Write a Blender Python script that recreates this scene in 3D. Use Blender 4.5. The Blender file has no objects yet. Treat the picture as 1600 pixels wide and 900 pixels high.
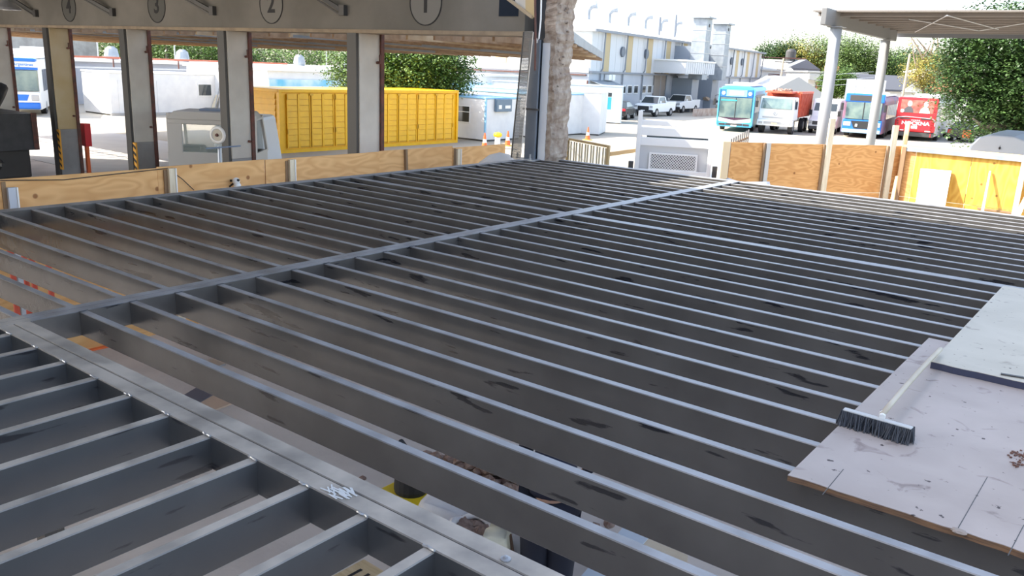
import bpy, bmesh, math, random
from mathutils import Vector, Matrix
random.seed(7)
C = bpy.context.scene.collection
sc = bpy.context.scene

# ------------------------------------------------------------------ camera
H = 1.56            # eye height above the steel deck (deck top is z = 0)
G = -2.4            # yard level
F_PX = 1306.7
PITCH, ROLL, YAW = 0.259679, 0.0437431, -0.6516007
cy, sy, cp, sp = math.cos(YAW), math.sin(YAW), math.cos(PITCH), math.sin(PITCH)
FW = Vector((sy * cp, cy * cp, -sp)); RT = Vector((cy, -sy, 0)); UP = RT.cross(FW)
cr, sr = math.cos(ROLL), math.sin(ROLL)
R2 = cr * RT + sr * UP; U2 = -sr * RT + cr * UP
O = Vector((0, 0, H))
cam = bpy.data.cameras.new('camera'); camo = bpy.data.objects.new('camera', cam); C.objects.link(camo)
camo.matrix_world = Matrix(((R2.x, U2.x, -FW.x, 0), (R2.y, U2.y, -FW.y, 0), (R2.z, U2.z, -FW.z, H), (0, 0, 0, 1)))
cam.sensor_width = 36; cam.lens = F_PX / 1600 * 36; cam.clip_end = 2000; cam.clip_start = 0.05
sc.camera = camo

def ray(x, y): return FW * F_PX + (x - 800) * R2 - (y - 450) * U2
def Z(x, y, z=0.0): d = ray(x, y); return O + d * ((z - H) / d.z)      # point of a level plane
def YP(x, y, Y): d = ray(x, y); return O + d * (Y / d.y)
def XP(x, y, X): d = ray(x, y); return O + d * (X / d.x)
def PD(x, y, D): d = ray(x, y); return O + d * (D / F_PX)

# ------------------------------------------------------------------ world, sun, exposure
SUN_EL = math.radians(42); SUN_TR = Vector((0.8, 0.6, 0)).normalized()
w = bpy.data.worlds.new('sky'); sc.world = w; w.use_nodes = True
nt = w.node_tree; bg = nt.nodes['Background']
sky = nt.nodes.new('ShaderNodeTexSky'); sky.sky_type = 'NISHITA'; sky.sun_disc = False
sky.sun_elevation = SUN_EL; sky.sun_rotation = math.atan2(-SUN_TR.x, -SUN_TR.y); sky.air_density = 1.0; sky.dust_density = 2.0; sky.ozone_density = 1.0
hs = nt.nodes.new('ShaderNodeHueSaturation'); hs.inputs['Saturation'].default_value = .78; nt.links.new(sky.outputs[0], hs.inputs['Color']); nt.links.new(hs.outputs[0], bg.inputs[0]); bg.inputs[1].default_value = 0.42
sun = bpy.data.lights.new('sun', 'SUN'); sun.energy = 8.0; sun.color = (1.0, 0.93, 0.80); sun.angle = 0.009
suno = bpy.data.objects.new('sun', sun); C.objects.link(suno)
sd = Vector((SUN_TR.x * math.cos(SUN_EL), SUN_TR.y * math.cos(SUN_EL), -math.sin(SUN_EL)))
suno.rotation_euler = sd.to_track_quat('-Z', 'Y').to_euler(); suno.location = (-20, -10, 25)
vs = sc.view_settings; vs.view_transform = 'Standard'; vs.look = 'None'; vs.gamma = 1; vs.exposure = 0.55
try: vs.use_curve_mapping = False
except Exception: pass

# ------------------------------------------------------------------ materials
MATS = {}
def mat(name, col, rough=0.6, metal=0.0, spec=0.5, col2=None, scale=6.0, bump=0.0, bscale=None, stretch=None, lo=0.35, hi=0.65, detail=6, alpha=None, rough2=None, emit=None):
    if name in MATS: return MATS[name]
    m = bpy.data.materials.new(name); m.use_nodes = True; n = m.node_tree; b = n.nodes['Principled BSDF']
    b.inputs['Base Color'].default_value = (*col, 1); b.inputs['Roughness'].default_value = rough
    b.inputs['Metallic'].default_value = metal; b.inputs['Specular IOR Level'].default_value = spec
    if col2 or bump:
        tc = n.nodes.new('ShaderNodeTexCoord'); mp = n.nodes.new('ShaderNodeMapping'); n.links.new(tc.outputs['Object'], mp.inputs[0])
        if stretch: mp.inputs['Scale'].default_value = stretch
        no = n.nodes.new('ShaderNodeTexNoise'); no.inputs['Scale'].default_value = scale; no.inputs['Detail'].default_value = detail
        n.links.new(mp.outputs[0], no.inputs[0])
    if col2:
        cr_ = n.nodes.new('ShaderNodeValToRGB'); cr_.color_ramp.elements[0].position = lo; cr_.color_ramp.elements[1].position = hi
        cr_.color_ramp.elements[0].color = (*col, 1); cr_.color_ramp.elements[1].color = (*col2, 1)
        n.links.new(no.outputs[0], cr_.inputs[0]); n.links.new(cr_.outputs[0], b.inputs['Base Color'])
        if rough2 is not None:
            mr = n.nodes.new('ShaderNodeMapRange'); mr.inputs[1].default_value = lo; mr.inputs[2].default_value = hi
            mr.inputs[3].default_value = rough; mr.inputs[4].default_value = rough2
            n.links.new(no.outputs[0], mr.inputs[0]); n.links.new(mr.outputs[0], b.inputs['Roughness'])
    if bump:
        bn = n.nodes.new('ShaderNodeTexNoise'); bn.inputs['Scale'].default_value = bscale or scale * 3; bn.inputs['Detail'].default_value = 5
        n.links.new(mp.outputs[0], bn.inputs[0])
        bp = n.nodes.new('ShaderNodeBump'); bp.inputs['Strength'].default_value = bump; bp.inputs['Distance'].default_value = 0.02
        n.links.new(bn.outputs[0], bp.inputs['Height']); n.links.new(bp.outputs[0], b.inputs['Normal'])
    if alpha is not None:
        b.inputs['Alpha'].default_value = alpha
    if emit: b.inputs['Emission Color'].default_value = (*emit, 1); b.inputs['Emission Strength'].default_value = 1
    MATS[name] = m; return m

def ply_mat(name, a, b2, knots=True, axis='z', sc_=1.0):
    """plywood: stretched contour grain with dark knots"""
    if name in MATS: return MATS[name]
    m = bpy.data.materials.new(name); m.use_nodes = True; n = m.node_tree; b = n.nodes['Principled BSDF']; L = n.links.new
    tc = n.nodes.new('ShaderNodeTexCoord'); oi = n.nodes.new('ShaderNodeObjectInfo')
    ad = n.nodes.new('ShaderNodeVectorMath'); ad.operation = 'ADD'
    ml = n.nodes.new('ShaderNodeVectorMath'); ml.operation = 'SCALE'; ml.inputs['Scale'].default_value = 37.0
    cmb = n.nodes.new('ShaderNodeCombineXYZ'); L(oi.outputs['Random'], cmb.inputs[0]); L(oi.outputs['Random'], cmb.inputs[2]); L(cmb.outputs[0], ml.inputs[0])
    L(tc.outputs['Object'], ad.inputs[0]); L(ml.outputs[0], ad.inputs[1])
    mp = n.nodes.new('ShaderNodeMapping'); L(ad.outputs[0], mp.inputs[0])
    mp.inputs['Scale'].default_value = {'z': (1, 1, 0.3), 'y': (1, .3, 1), 'h': (.35, .35, 1.3)}[axis]
    no = n.nodes.new('ShaderNodeTexNoise'); no.inputs['Scale'].default_value = 2.2 * sc_; no.inputs['Detail'].default_value = 2; L(mp.outputs[0], no.inputs[0])
    mm = n.nodes.new('ShaderNodeMath'); mm.operation = 'MULTIPLY'; mm.inputs[1].default_value = 17; L(no.outputs[0], mm.inputs[0])
    fr = n.nodes.new('ShaderNodeMath'); fr.operation = 'PINGPONG'; fr.inputs[1].default_value = 1; L(mm.outputs[0], fr.inputs[0])
    r = n.nodes.new('ShaderNodeValToRGB'); r.color_ramp.elements[0].color = (*a, 1); r.color_ramp.elements[1].color = (*b2, 1)
    r.color_ramp.elements[0].position = .1; r.color_ramp.elements[1].position = .9; L(fr.outputs[0], r.inputs[0])
    out = r.outputs[0]
    if knots:
        vo = n.nodes.new('ShaderNodeTexVoronoi'); vo.inputs['Scale'].default_value = 2.6; L(ad.outputs[0], vo.inputs[0])
        k = n.nodes.new('ShaderNodeValToRGB'); k.color_ramp.elements[0].position = .06; k.color_ramp.elements[1].position = .10
        k.color_ramp.elements[0].color = (.3, .16, .08, 1); k.color_ramp.elements[1].color = (1, 1, 1, 1); L(vo.outputs['Distance'], k.inputs[0])
        mx = n.nodes.new('ShaderNodeMixRGB'); mx.blend_type = 'MULTIPLY'; mx.inputs[0].default_value = .8; L(out, mx.inputs[1]); L(k.outputs[0], mx.inputs[2]); out = mx.outputs[0]
    L(out, b.inputs['Base Color']); b.inputs['Roughness'].default_value = .75
    MATS[name] = m; return m

def steel_mat(name, base, base2, rough, dust, dustcol=(.20, .18, .16)):
    """mill-scaled joist steel: mottled, black handling scratches, dust on whatever faces up"""
    if name in MATS: return MATS[name]
    m = bpy.data.materials.new(name); m.use_nodes = True; n = m.node_tree; b = n.nodes['Principled BSDF']; L = n.links.new
    tc = n.nodes.new('ShaderNodeTexCoord'); geo = n.nodes.new('ShaderNodeNewGeometry')
    def noise(s, st=None, d=5, src=None):
        mp = n.nodes.new('ShaderNodeMapping'); L(geo.outputs['Position'], mp.inputs[0])
        if st: mp.inputs['Scale'].default_value = st
        no = n.nodes.new('ShaderNodeTexNoise'); no.inputs['Scale'].default_value = s; no.inputs['Detail'].default_value = d; L(mp.outputs[0], no.inputs[0]); return no
    def ramp(src, lo, hi, a, b_):
        r = n.nodes.new('ShaderNodeValToRGB'); r.color_ramp.elements[0].position = lo; r.color_ramp.elements[1].position = hi
        r.color_ramp.elements[0].color = (*a, 1); r.color_ramp.elements[1].color = (*b_, 1); L(src, r.inputs[0]); return r
    def mix(f, a, b_, mode='MIX'):
        x = n.nodes.new('ShaderNodeMixRGB'); x.blend_type = mode
        if isinstance(f, float): x.inputs[0].default_value = f
        else: L(f, x.inputs[0])
        L(a, x.inputs[1]) if not isinstance(a, tuple) else setattr(x.inputs[1], 'default_value', (*a, 1))
        L(b_, x.inputs[2]) if not isinstance(b_, tuple) else setattr(x.inputs[2], 'default_value', (*b_, 1))
        return x.outputs[0]
    c = ramp(noise(2.5).outputs[0], .35, .7, base, base2).outputs[0]
    sc1 = ramp(noise(2.2, (1.2, 1.2, 9), 8).outputs[0], .635, .665, (0, 0, 0), (1, 1, 1)).outputs[0]
    c = mix(sc1, c, (.012, .013, .017))
    sep = n.nodes.new('ShaderNodeSeparateXYZ'); L(geo.outputs['Normal'], sep.inputs[0])
    up = n.nodes.new('ShaderNodeMapRange'); up.inputs[1].default_value = .5; up.inputs[2].default_value = 1; up.inputs[3].default_value = 0; up.inputs[4].default_value = dust; L(sep.outputs[2], up.inputs[0])
    dn = ramp(noise(5, None, 8).outputs[0], .3, .62, (.45,) * 3, (1,) * 3).outputs[0]
    mu = n.nodes.new('ShaderNodeMath'); mu.operation = 'MULTIPLY'; L(up.outputs[0], mu.inputs[0]); L(dn, mu.inputs[1])
    c = mix(mu.outputs[0], c, dustcol); L(c, b.inputs['Base Color'])
    rr = n.nodes.new('ShaderNodeMapRange'); rr.inputs[1].default_value = 0; rr.inputs[2].default_value = 1; rr.inputs[3].default_value = rough; rr.inputs[4].default_value = rough + .3
    L(mu.outputs[0], rr.inputs[0]); L(rr.outputs[0], b.inputs['Roughness']); b.inputs['Specular IOR Level'].default_value = .85
    bp = n.nodes.new('ShaderNodeBump'); bp.inputs['Strength'].default_value = .12; bp.inputs['Distance'].default_value = .01
    L(noise(14).outputs[0], bp.inputs['Height']); L(bp.outputs[0], b.inputs['Normal'])
    MATS[name] = m; return m

def dirty_board_mat(name, a, b2):
    """used formwork sheet: grey cream, smears and black specks"""
    m = bpy.data.materials.new(name); m.use_nodes = True; n = m.node_tree; b = n.nodes['Principled BSDF']; L = n.links.new
    geo = n.nodes.new('ShaderNodeNewGeometry')
    def tex(s, d=8, dist=0):
        no = n.nodes.new('ShaderNodeTexNoise'); no.inputs['Scale'].default_value = s; no.inputs['Detail'].default_value = d; no.inputs['Distortion'].default_value = dist; L(geo.outputs['Position'], no.inputs[0]); return no
    def ramp(src, lo, hi, x, y):
        r = n.nodes.new('ShaderNodeValToRGB'); r.color_ramp.elements[0].position = lo; r.color_ramp.elements[1].position = hi
        r.color_ramp.elements[0].color = (*x, 1); r.color_ramp.elements[1].color = (*y, 1); L(src, r.inputs[0]); return r.outputs[0]
    c = ramp(tex(2.3, 10, .6).outputs[0], .3, .7, a, b2)
    sp_ = ramp(tex(26, 3).outputs[0], .27, .31, (.10, .07, .07), (1, 1, 1))
    s2 = ramp(tex(7, 6, 1).outputs[0], .30, .38, (.62, .58, .58), (1, 1, 1))
    x = n.nodes.new('ShaderNodeMixRGB'); x.blend_type = 'MULTIPLY'; x.inputs[0].default_value = 1; L(c, x.inputs[1]); L(sp_, x.inputs[2])
    y = n.nodes.new('ShaderNodeMixRGB'); y.blend_type = 'MULTIPLY'; y.inputs[0].default_value = 1; L(x.outputs[0], y.inputs[1]); L(s2, y.inputs[2])
    L(y.outputs[0], b.inputs['Base Color']); b.inputs['Roughness'].default_value = .6
    MATS[name] = m; return m

# ------------------------------------------------------------------ mesh helpers
class MB:
    def __init__(s): s.bm = bmesh.new()
    def box(s, x0, x1, y0, y1, z0, z1, M=None):
        return s.frus(x0, x1, y0, y1, z0, x0, x1, y0, y1, z1, M)
    def frus(s, x0, x1, y0, y1, z0, X0, X1, Y0, Y1, z1, M=None):
        p = [(x0, y0, z0), (x1, y0, z0), (x1, y1, z0), (x0, y1, z0), (X0, Y0, z1), (X1, Y0, z1), (X1, Y1, z1), (X0, Y1, z1)]
        return s.hexa([Vector(q) for q in p], M)
    def hexa(s, p, M=None):
        v = [s.bm.verts.new(M @ q if M else q) for q in p]
        for f in ((3, 2, 1, 0), (4, 5, 6, 7), (0, 1, 5, 4), (1, 2, 6, 5), (2, 3, 7, 6), (3, 0, 4, 7)): s.bm.faces.new([v[i] for i in f])
        return s
    def bar(s, a, b, w=.05, h=None, up=(0, 0, 1)):
        a, b = Vector(a), Vector(b); h = h or w; d = (b - a).normalized(); u = Vector(up)
        if abs(d.dot(u)) > .98: u = Vector((1, 0, 0))
        r = d.cross(u).normalized(); u = r.cross(d)
        return s.hexa([a - r * w / 2 - u * h / 2, a + r * w / 2 - u * h / 2, b + r * w / 2 - u * h / 2, b - r * w / 2 - u * h / 2,
                       a - r * w / 2 + u * h / 2, a + r * w / 2 + u * h / 2, b + r * w / 2 + u * h / 2, b - r * w / 2 + u * h / 2])
    def tube(s, pts, r, n=10, r2=None, cap=True):
        pts = [Vector(p) for p in pts]; rings = []; rs = r if isinstance(r, (list, tuple)) else None
        for i, p in enumerate(pts):
            d = (pts[min(i + 1, len(pts) - 1)] - pts[max(i - 1, 0)]).normalized()
            u = Vector((0, 0, 1)) if abs(d.z) < .95 else Vector((1, 0, 0)); a = d.cross(u).normalized(); b = d.cross(a)
            rr = rs[i] if rs else (r if r2 is None else r + (r2 - r) * i / (len(pts) - 1))
            rings.append([s.bm.verts.new(p + (a * math.cos(t) + b * math.sin(t)) * rr) for t in [2 * math.pi * k / n for k in range(n)]])
        for A, B in zip(rings, rings[1:]):
            for k in range(n): s.bm.faces.new((A[k], A[(k + 1) % n], B[(k + 1) % n], B[k]))
        if cap: s.bm.faces.new(rings[0][::-1]); s.bm.faces.new(rings[-1])
        return s
    def prism(s, prof, x0, x1, axis='x'):
        """profile in the plane across `axis`, extruded along it"""
        def P(t, a, b): return {'x': (t, a, b), 'y': (a, t, b), 'z': (a, b, t)}[axis]
        A = [s.bm.verts.new(P(x0, *q)) for q in prof]; B = [s.bm.verts.new(P(x1, *q)) for q in prof]; n = len(prof)
        s.bm.faces.new(A[::-1]); s.bm.faces.new(B)
        for i in range(n): s.bm.faces.new((A[i], A[(i + 1) % n], B[(i + 1) % n], B[i]))
        return s
    def lathe(s, prof, c=(0, 0, 0), n=16, M=None):
        c = Vector(c); rings = []
        for r, z in prof:
            rings.append([s.bm.verts.new((M @ q if M else q)) for q in [c + Vector((r * math.cos(2 * math.pi * k / n), r * math.sin(2 * math.pi * k / n), z)) for k in range(n)]])
        for A, B in zip(rings, rings[1:]):
            for k in range(n): s.bm.faces.new((A[k], A[(k + 1) % n], B[(k + 1) % n], B[k]))
        s.bm.faces.new(rings[0][::-1]); s.bm.faces.new(rings[-1]); return s
    def disc_y(s, x, y0, y1, z, r, n=20, r2=None):   # cylinder along y
        return s.tube([(x, y0, z), (x, y1, z)], r, n, r2)
    def disc_x(s, x0, x1, y, z, r, n=20): return s.tube([(x0, y, z), (x1, y, z)], r, n)
    def blob(s, c, r, sub=2, jit=.15, sx=1, sy_=1, sz=1, seed=0):
        rnd = random.Random(seed); g = bmesh.ops.create_icosphere(s.bm, subdivisions=sub, radius=1)
        for v in g['verts']:
            k = 1 + rnd.uniform(-jit, jit); v.co = Vector(c) + Vector((v.co.x * r * sx, v.co.y * r * sy_, v.co.z * r * sz)) * k
        return s
    def build(s, name, m, parent=None, bevel=0, smooth=False, seg=2):
        bmesh.ops.recalc_face_normals(s.bm, faces=s.bm.faces)
        me = bpy.data.meshes.new(name); s.bm.to_mesh(me); s.bm.free(); me.materials.append(m)
        if smooth:
            for p in me.polygons: p.use_smooth = True
        o = bpy.data.objects.new(name, me); C.objects.link(o)
        if parent: o.parent = parent
        if bevel:
            b = o.modifiers.new('bevel', 'BEVEL'); b.width = bevel; b.segments = seg; b.limit_method = 'ANGLE'; b.angle_limit = .6
        return o
def thing(name, label, cat, loc=(0, 0, 0), rz=0, group=None):
    o = bpy.data.objects.new(name, None); o.empty_display_size = .3; C.objects.link(o)
    o.location = loc; o.rotation_euler = (0, 0, rz); o['label'] = label; o['category'] = cat
    if group: o['group'] = group
    return o
def tag(o, label, cat, group=None):
    o['label'] = label; o['category'] = cat
    if group: o['group'] = group
    return o
def struct(o): o['kind'] = 'structure'; return o
def stuff(o): o['kind'] = 'stuff'; return o
def text(name, s, m, parent, loc, rot, size, ext=.004, align='CENTER', bold=0.0, sx=1.0):
    c = bpy.data.curves.new(name, 'FONT'); c.body = s; c.size = size; c.extrude = ext; c.align_x = align; c.align_y = 'CENTER'; c.offset = bold
    t = bpy.data.objects.new(name, c); C.objects.link(t); dg = bpy.context.evaluated_depsgraph_get()
    me = bpy.data.meshes.new_from_object(t.evaluated_get(dg)); bpy.data.objects.remove(t); me.materials.clear(); me.materials.append(m)
    o = bpy.data.objects.new(name, me); C.objects.link(o); o.parent = parent; o.location = loc; o.rotation_euler = rot; o.scale = (sx, 1, 1); return o
def copy_tree(o, parent=None):
    c = o.copy(); C.objects.link(c); c.parent = parent
    for ch in o.children: copy_tree(ch, c)
    return c

# ------------------------------------------------------------------ palette
M_ST = steel_mat('joist_steel', (.072, .067, .062), (.100, .094, .087), .24, .8, (.36, .36, .37))
M_SD = steel_mat('dusty_steel', (.050, .052, .054), (.072, .074, .075), .34, 1.0, (.44, .385, .32))
M_CON = mat('concrete_wall', (.30, .285, .26), .85, col2=(.42, .40, .37), scale=1.2, bump=.2, bscale=20)
M_BEAM = mat('grey_concrete_beam', (.15, .14, .12), .85, col2=(.21, .195, .17), scale=.8, bump=.15, bscale=16)
M_COLW = mat('cream_column_paint', (.52, .49, .44), .7, col2=(.62, .59, .53), scale=1.4, bump=.1)
M_COLY = mat('yellowed_column_paint', (.50, .38, .20), .7, col2=(.58, .49, .33), scale=.9, bump=.1)
M_COLG = mat('grey_column_base_paint', (.25, .25, .25), .6, col2=(.3, .3, .3), scale=3)
M_DRK = mat('dark_steel_track', (.05, .048, .047), .5)
M_RUST = mat('rusty_frame', (.16, .06, .045), .8, col2=(.09, .05, .04), scale=8)
M_PLY = ply_mat('fence_plywood', (.74, .43, .18), (.64, .345, .13), axis='h')
M_PLYO = ply_mat('orange_plywood', (.68, .36, .13), (.56, .27, .085), axis='h', sc_=1.3)
M_PLYY = ply_mat('yellow_plywood', (.60, .37, .07), (.50, .27, .04), axis='z')
M_LUM = mat('pale_lumber', (.62, .52, .36), .7, col2=(.72, .63, .47), scale=3, stretch=(8, 8, 1))
M_WHT = mat('white_paint', (.78, .78, .76), .45)
M_OFF = mat('cabin_offwhite', (.66, .66, .66), .5, col2=(.72, .72, .71), scale=2)
M_YEL = mat('yellow_container_paint', (.86, .46, .002), .45, col2=(.78, .41, .002), scale=3)
M_YEL2 = mat('yellow_container_seam', (.62, .33, .01), .5)
M_GLS = mat('dark_glass', (.03, .04, .045), .08, spec=.8)
M_BLK = mat('black_rubber', (.02, .02, .022), .7)
M_CHR = mat('grey_metal', (.40, .41, .43), .35, metal=.6)
M_GAL = mat('galvanised_sheet', (.24, .27, .30), .5, metal=.2, col2=(.31, .34, .37), scale=2)
M_RED = mat('red_paint', (.62, .02, .03), .35)
M_LBL = mat('light_blue_paint', (.10, .50, .78), .35)
M_BLU = mat('bus_blue_paint', (.015, .16, .62), .35)
M_ORG = mat('orange_plastic', (.80, .16, .04), .5)
M_SGR = mat('shed_roof_sheet', (.30, .30, .30), .6)
M_BRK = mat('broken_masonry', (.23, .17, .13), .95, col2=(.40, .34, .28), scale=7, bump=1.0, bscale=18)
M_RUB = mat('brown_rubble', (.20, .12, .09), .95, col2=(.36, .27, .22), scale=14, bump=.8, bscale=30)
M_BAG = mat('white_woven_bag', (.55, .54, .55), .8, col2=(.68, .67, .68), scale=4, bump=.3, bscale=14)
M_CRM = mat('cream_bag', (.62, .60, .46), .7, col2=(.74, .72, .60), scale=4)
M_NAVY = mat('navy_cloth', (.010, .014, .035), .85, col2=(.016, .020, .045), scale=6)
M_SKIN = mat('skin', (.45, .26, .18), .55)

# ================================================================== GROUND
def yard_mat():
    m = bpy.data.materials.new('sandy_yard'); m.use_nodes = True; n = m.node_tree; b = n.nodes['Principled BSDF']; L = n.links.new
    geo = n.nodes.new('ShaderNodeNewGeometry')
    a = n.nodes.new('ShaderNodeTexNoise'); a.inputs['Scale'].default_value = .12; a.inputs['Detail'].default_value = 12; L(geo.outputs['Position'], a.inputs[0])
    r = n.nodes.new('ShaderNodeValToRGB'); r.color_ramp.elements[0].position = .35; r.color_ramp.elements[1].position = .65
    r.color_ramp.elements[0].color = (.34, .295, .225, 1); r.color_ramp.elements[1].color = (.44, .40, .33, 1); L(a.outputs[0], r.inputs[0])
    L(r.outputs[0], b.inputs['Base Color']); b.inputs['Roughness'].default_value = .95
    g = n.nodes.new('ShaderNodeTexNoise'); g.inputs['Scale'].default_value = 9; g.inputs['Detail'].default_value = 8; L(geo.outputs['Position'], g.inputs[0])
    bp = n.nodes.new('ShaderNodeBump'); bp.inputs['Strength'].default_value = .5; bp.inputs['Distance'].default_value = .03; L(g.outputs[0], bp.inputs['Height']); L(bp.outputs[0], b.inputs['Normal'])
    return m
struct(MB().box(-420, 300, 14.5, 620, G - .3, G, None).build('ground', yard_mat()))
struct(MB().box(-420, 14, -160, 14.5, G - .3, G, None).build('floor', mat('dusty_slab', (.54, .48, .43), .9, col2=(.68, .61, .55), scale=1.1, bump=.3, bscale=12)))
struct(MB().box(14, 300, -160, 14.5, G - .3, G, None).build('ground', MATS['sandy_yard'] if 'sandy_yard' in MATS else bpy.data.materials['sandy_yard']))
for (x0, x1, y0, y1) in ((-60, -27, 13.2, 20.5), (-27, -12, 13.2, 16.5)):      # pale wash slabs outside the bays
    struct(MB().box(x0, x1, y0, y1, G, G + .02).build('pavement', mat('wash_slab', (.44, .43, .42), .8, col2=(.50, .49, .47), scale=1)))

# ================================================================== STEEL DECK
SP, YB = .31545, 2.27026      # joist pitch and start
XA, XC = -5.034, -8.651
def jy(k): return YB + SP * k + (.106 if k > 17 else 0)
deck = thing('steel_floor_frame', 'dark grey welded steel floor frame of many parallel joists filling the foreground', 'floor frame')
JD = .152
def cee(x0, x1, y0, y1, z1=0, d=JD, along='x', lip=.004):
    """a closed lipped channel pair seen as one rectangular joist with its edges rounded off by a chamfer"""
    c = .004; mb = MB()
    if along == 'x': mb.prism([(y0, z1 - c), (y0 + c, z1), (y1 - c, z1), (y1, z1 - c), (y1, z1 - d + c), (y1 - c, z1 - d), (y0 + c, z1 - d), (y0, z1 - d + c)], x0, x1, 'x')
    else: mb.prism([(x0, z1 - c), (x0 + c, z1), (x1 - c, z1), (x1, z1 - c), (x1, z1 - d + c), (x1 - c, z1 - d), (x0 + c, z1 - d), (x0, z1 - d + c)], y0, y1, 'y')
    return mb
base = None
for k in range(-1, 32):
    for side in ('R', 'L'):
        if side == 'R' and k < 0: continue
        x0, x1 = (XA, 9.0) if side == 'R' else (XC, XA - .155)
        wdt = .115 if k == 17 else .05
        o = cee(0, x1 - x0, 0, wdt).build('wide_joist' if k == 17 else 'joist', M_ST, deck)
        o.location = (x0, jy(k), -random.uniform(0, .003))
# girders
def girder(y0, y1, xr, wd, m=M_ST, n=2, dz=.002):
    for i in range(n):
        a = xr - wd + wd * i / n; b = a + wd / n - .002
        cee(a, b, y0, y1, dz + i * .0015, JD + .004, 'y').build('girder', m, deck)
girder(2.0, 12.19, XA, .155)
girder(-3.0, 2.0, XA, .155, M_SD)
girder(-3.0, 12.6, XC, .155, M_ST)
for i in range(2):                                   # double front trimmer
    cee(XA, 9.0, 1.812 + i * .087, 1.812 + i * .087 + .085, .003 + .0015 * i, JD + .004).build('trimmer', M_SD, deck)
cee(XC, 9, 12.19, 12.27, .001, JD).build('edge_beam', M_ST, deck)
XF, SF = -4.868, .3212
for i in range(-1, 30):
    x1 = XF + SF * i
    if x1 - .05 < XA and i >= 0: continue
    if i < 0: continue
    o = cee(-.05, 0, -4.8, 0, 0, JD, 'y').build('joist', M_SD, deck); o.location = (x1, 1.812, -.004)
    # bright weld where the joist meets the trimmer
    mb = MB(); rnd = random.Random(i)
    mb.tube([(x1 - .052 + .011 * t, 1.811 + rnd.uniform(-.004, .003), rnd.uniform(.001, .005)) for t in range(6)], .005, 6)
    mb.build('weld', M_CHR, deck)
for k in range(0, 32):                                # welds at the girder
    mb = MB(); rnd = random.Random(100 + k)
    mb.tube([(XA + rnd.uniform(-.002, .004), jy(k) - .005 + .011 * t, rnd.uniform(0, .003)) for t in range(6)], .0035, 5)
    mb.build('weld', M_DRK, deck)
# splatter and bolt on the trimmer
bl = Z(762 + 25, 872, .005)
MB().lathe([(.018, 0), (.018, .004), (.008, .005), (.008, .012), (0.001, .013)], Z(790, 874, .006), 10).build('bolt', M_CHR, deck)
mb = MB(); rnd = random.Random(4)
for t in range(26):
    p = Z(527 + rnd.gauss(0, 13), 766 + rnd.gauss(0, 4.5), .006); a = rnd.uniform(-.5, .5) + .3
    mb.bar(p, p + Vector((math.cos(a) * .05, -math.sin(a) * .04, .001)), .006, .002)
stuff(mb.build('mortar_splash', mat('white_mortar', (.6, .6, .58), .8), deck))
# steel columns that carry the frame
for (x, y) in ((XA - .08, 12.1), (XA - .08, 2.0), (XC - .08, 2.0), (XC - .08, 7.2), (XA - .08, 7.3), (2, 1.95), (2, 12.2)):
    cee(x - .06, x + .06, y - .06, y + .06, -JD - .003, -G - JD - .003, 'x').build('column', M_ST, deck)

# ================================================================== SHEETS AND BROOM
bd1 = dirty_board_mat('used_form_board', (.34, .285, .25), (.43, .365, .325))
bd2 = dirty_board_mat('cream_form_board', (.42, .385, .31), (.50, .46, .375))
def sheet(name, A, B, wdt, z0, t, m, em, label, seed):
    A, B = Vector((A[0], A[1], 0)), Vector((B[0], B[1], 0)); d = (B - A); L_ = d.length; ang = math.atan2(-d.x, d.y)
    T = thing(name, label, 'board', (A.x, A.y, z0), ang)
    mb = MB(); rnd = random.Random(seed); N = 30                     # ragged near edge
    near = [(wdt * i / N, rnd.uniform(-.006, .004)) for i in range(N + 1)]
    prof = near + [(wdt, L_), (0, L_)]
    mb.prism(prof, t - .003, t, 'z'); mb.build('face', m, T)
    mb = MB(); mb.prism([(p[0], p[1] + .001) for p in near] + [(wdt, L_), (0, L_)], 0, t - .003, 'z'); mb.build('plies', em, T)
    return T
s1 = sheet('plywood_sheet', (-.947, 3.112), (-.951, 5.555), 1.9, .004, .026, bd1, mat('ply_edge', (.22, .12, .06), .8, col2=(.10, .06, .04), scale=10, stretch=(1, 1, 12)),
           'grey scuffed plywood sheet lying on the steel joists under the broom', 1)
s2 = sheet('plywood_sheet', (-.812, 4.93), (-.806, 7.34), 1.7, .031, .04, bd2, mat('blue_black_edge', (.035, .04, .075), .7),
           'cream plywood sheet with a dark edge overlapping the far end of the grey sheet', 2)
for (a, b) in (((1285, 773), (1318, 733)), ((1493, 832), (1543, 745)), ((1575, 868), (1600, 820))):
    o = MB().bar(Z(*a, .0305), Z(*b, .0305), .003, .001).build('score_line', M_DRK, None); o.parent = s1; o.matrix_parent_inverse = (Matrix.Translation(s1.location) @ Matrix.Rotation(s1.rotation_euler.z, 4, 'Z')).inverted()
chip = MB().blob(Z(1498, 830, .034), .016, 2, .25, 1.6, 1.2, .35, 5); tag(chip.build('mortar_lump', mat('mortar_lump', (.3, .25, .21), .9)), 'small grey mortar lump near the front edge of the grey plywood sheet', 'rubble')
gr = 0
rnd = random.Random(12); mb = MB()
for t in range(46):
    p = Z(1592 + rnd.gauss(0, 9), 712 + rnd.gauss(0, 9), .034); mb.blob(p, rnd.uniform(.003, .009), 1, .3, 1, 1, .6, t)
tag(stuff(mb.build('brick_crumbs', mat('crumb', (.14, .07, .05), .9))), 'scatter of dark red brick crumbs on the plywood at the right edge', 'rubble')
mb = MB(); mb.bar(Z(1564, 584, .076), Z(1600, 590, .076), .02, .006); tag(mb.build('steel_offcut', M_DRK), 'short dark metal rod on the cream plywood sheet', 'offcut')
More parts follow.
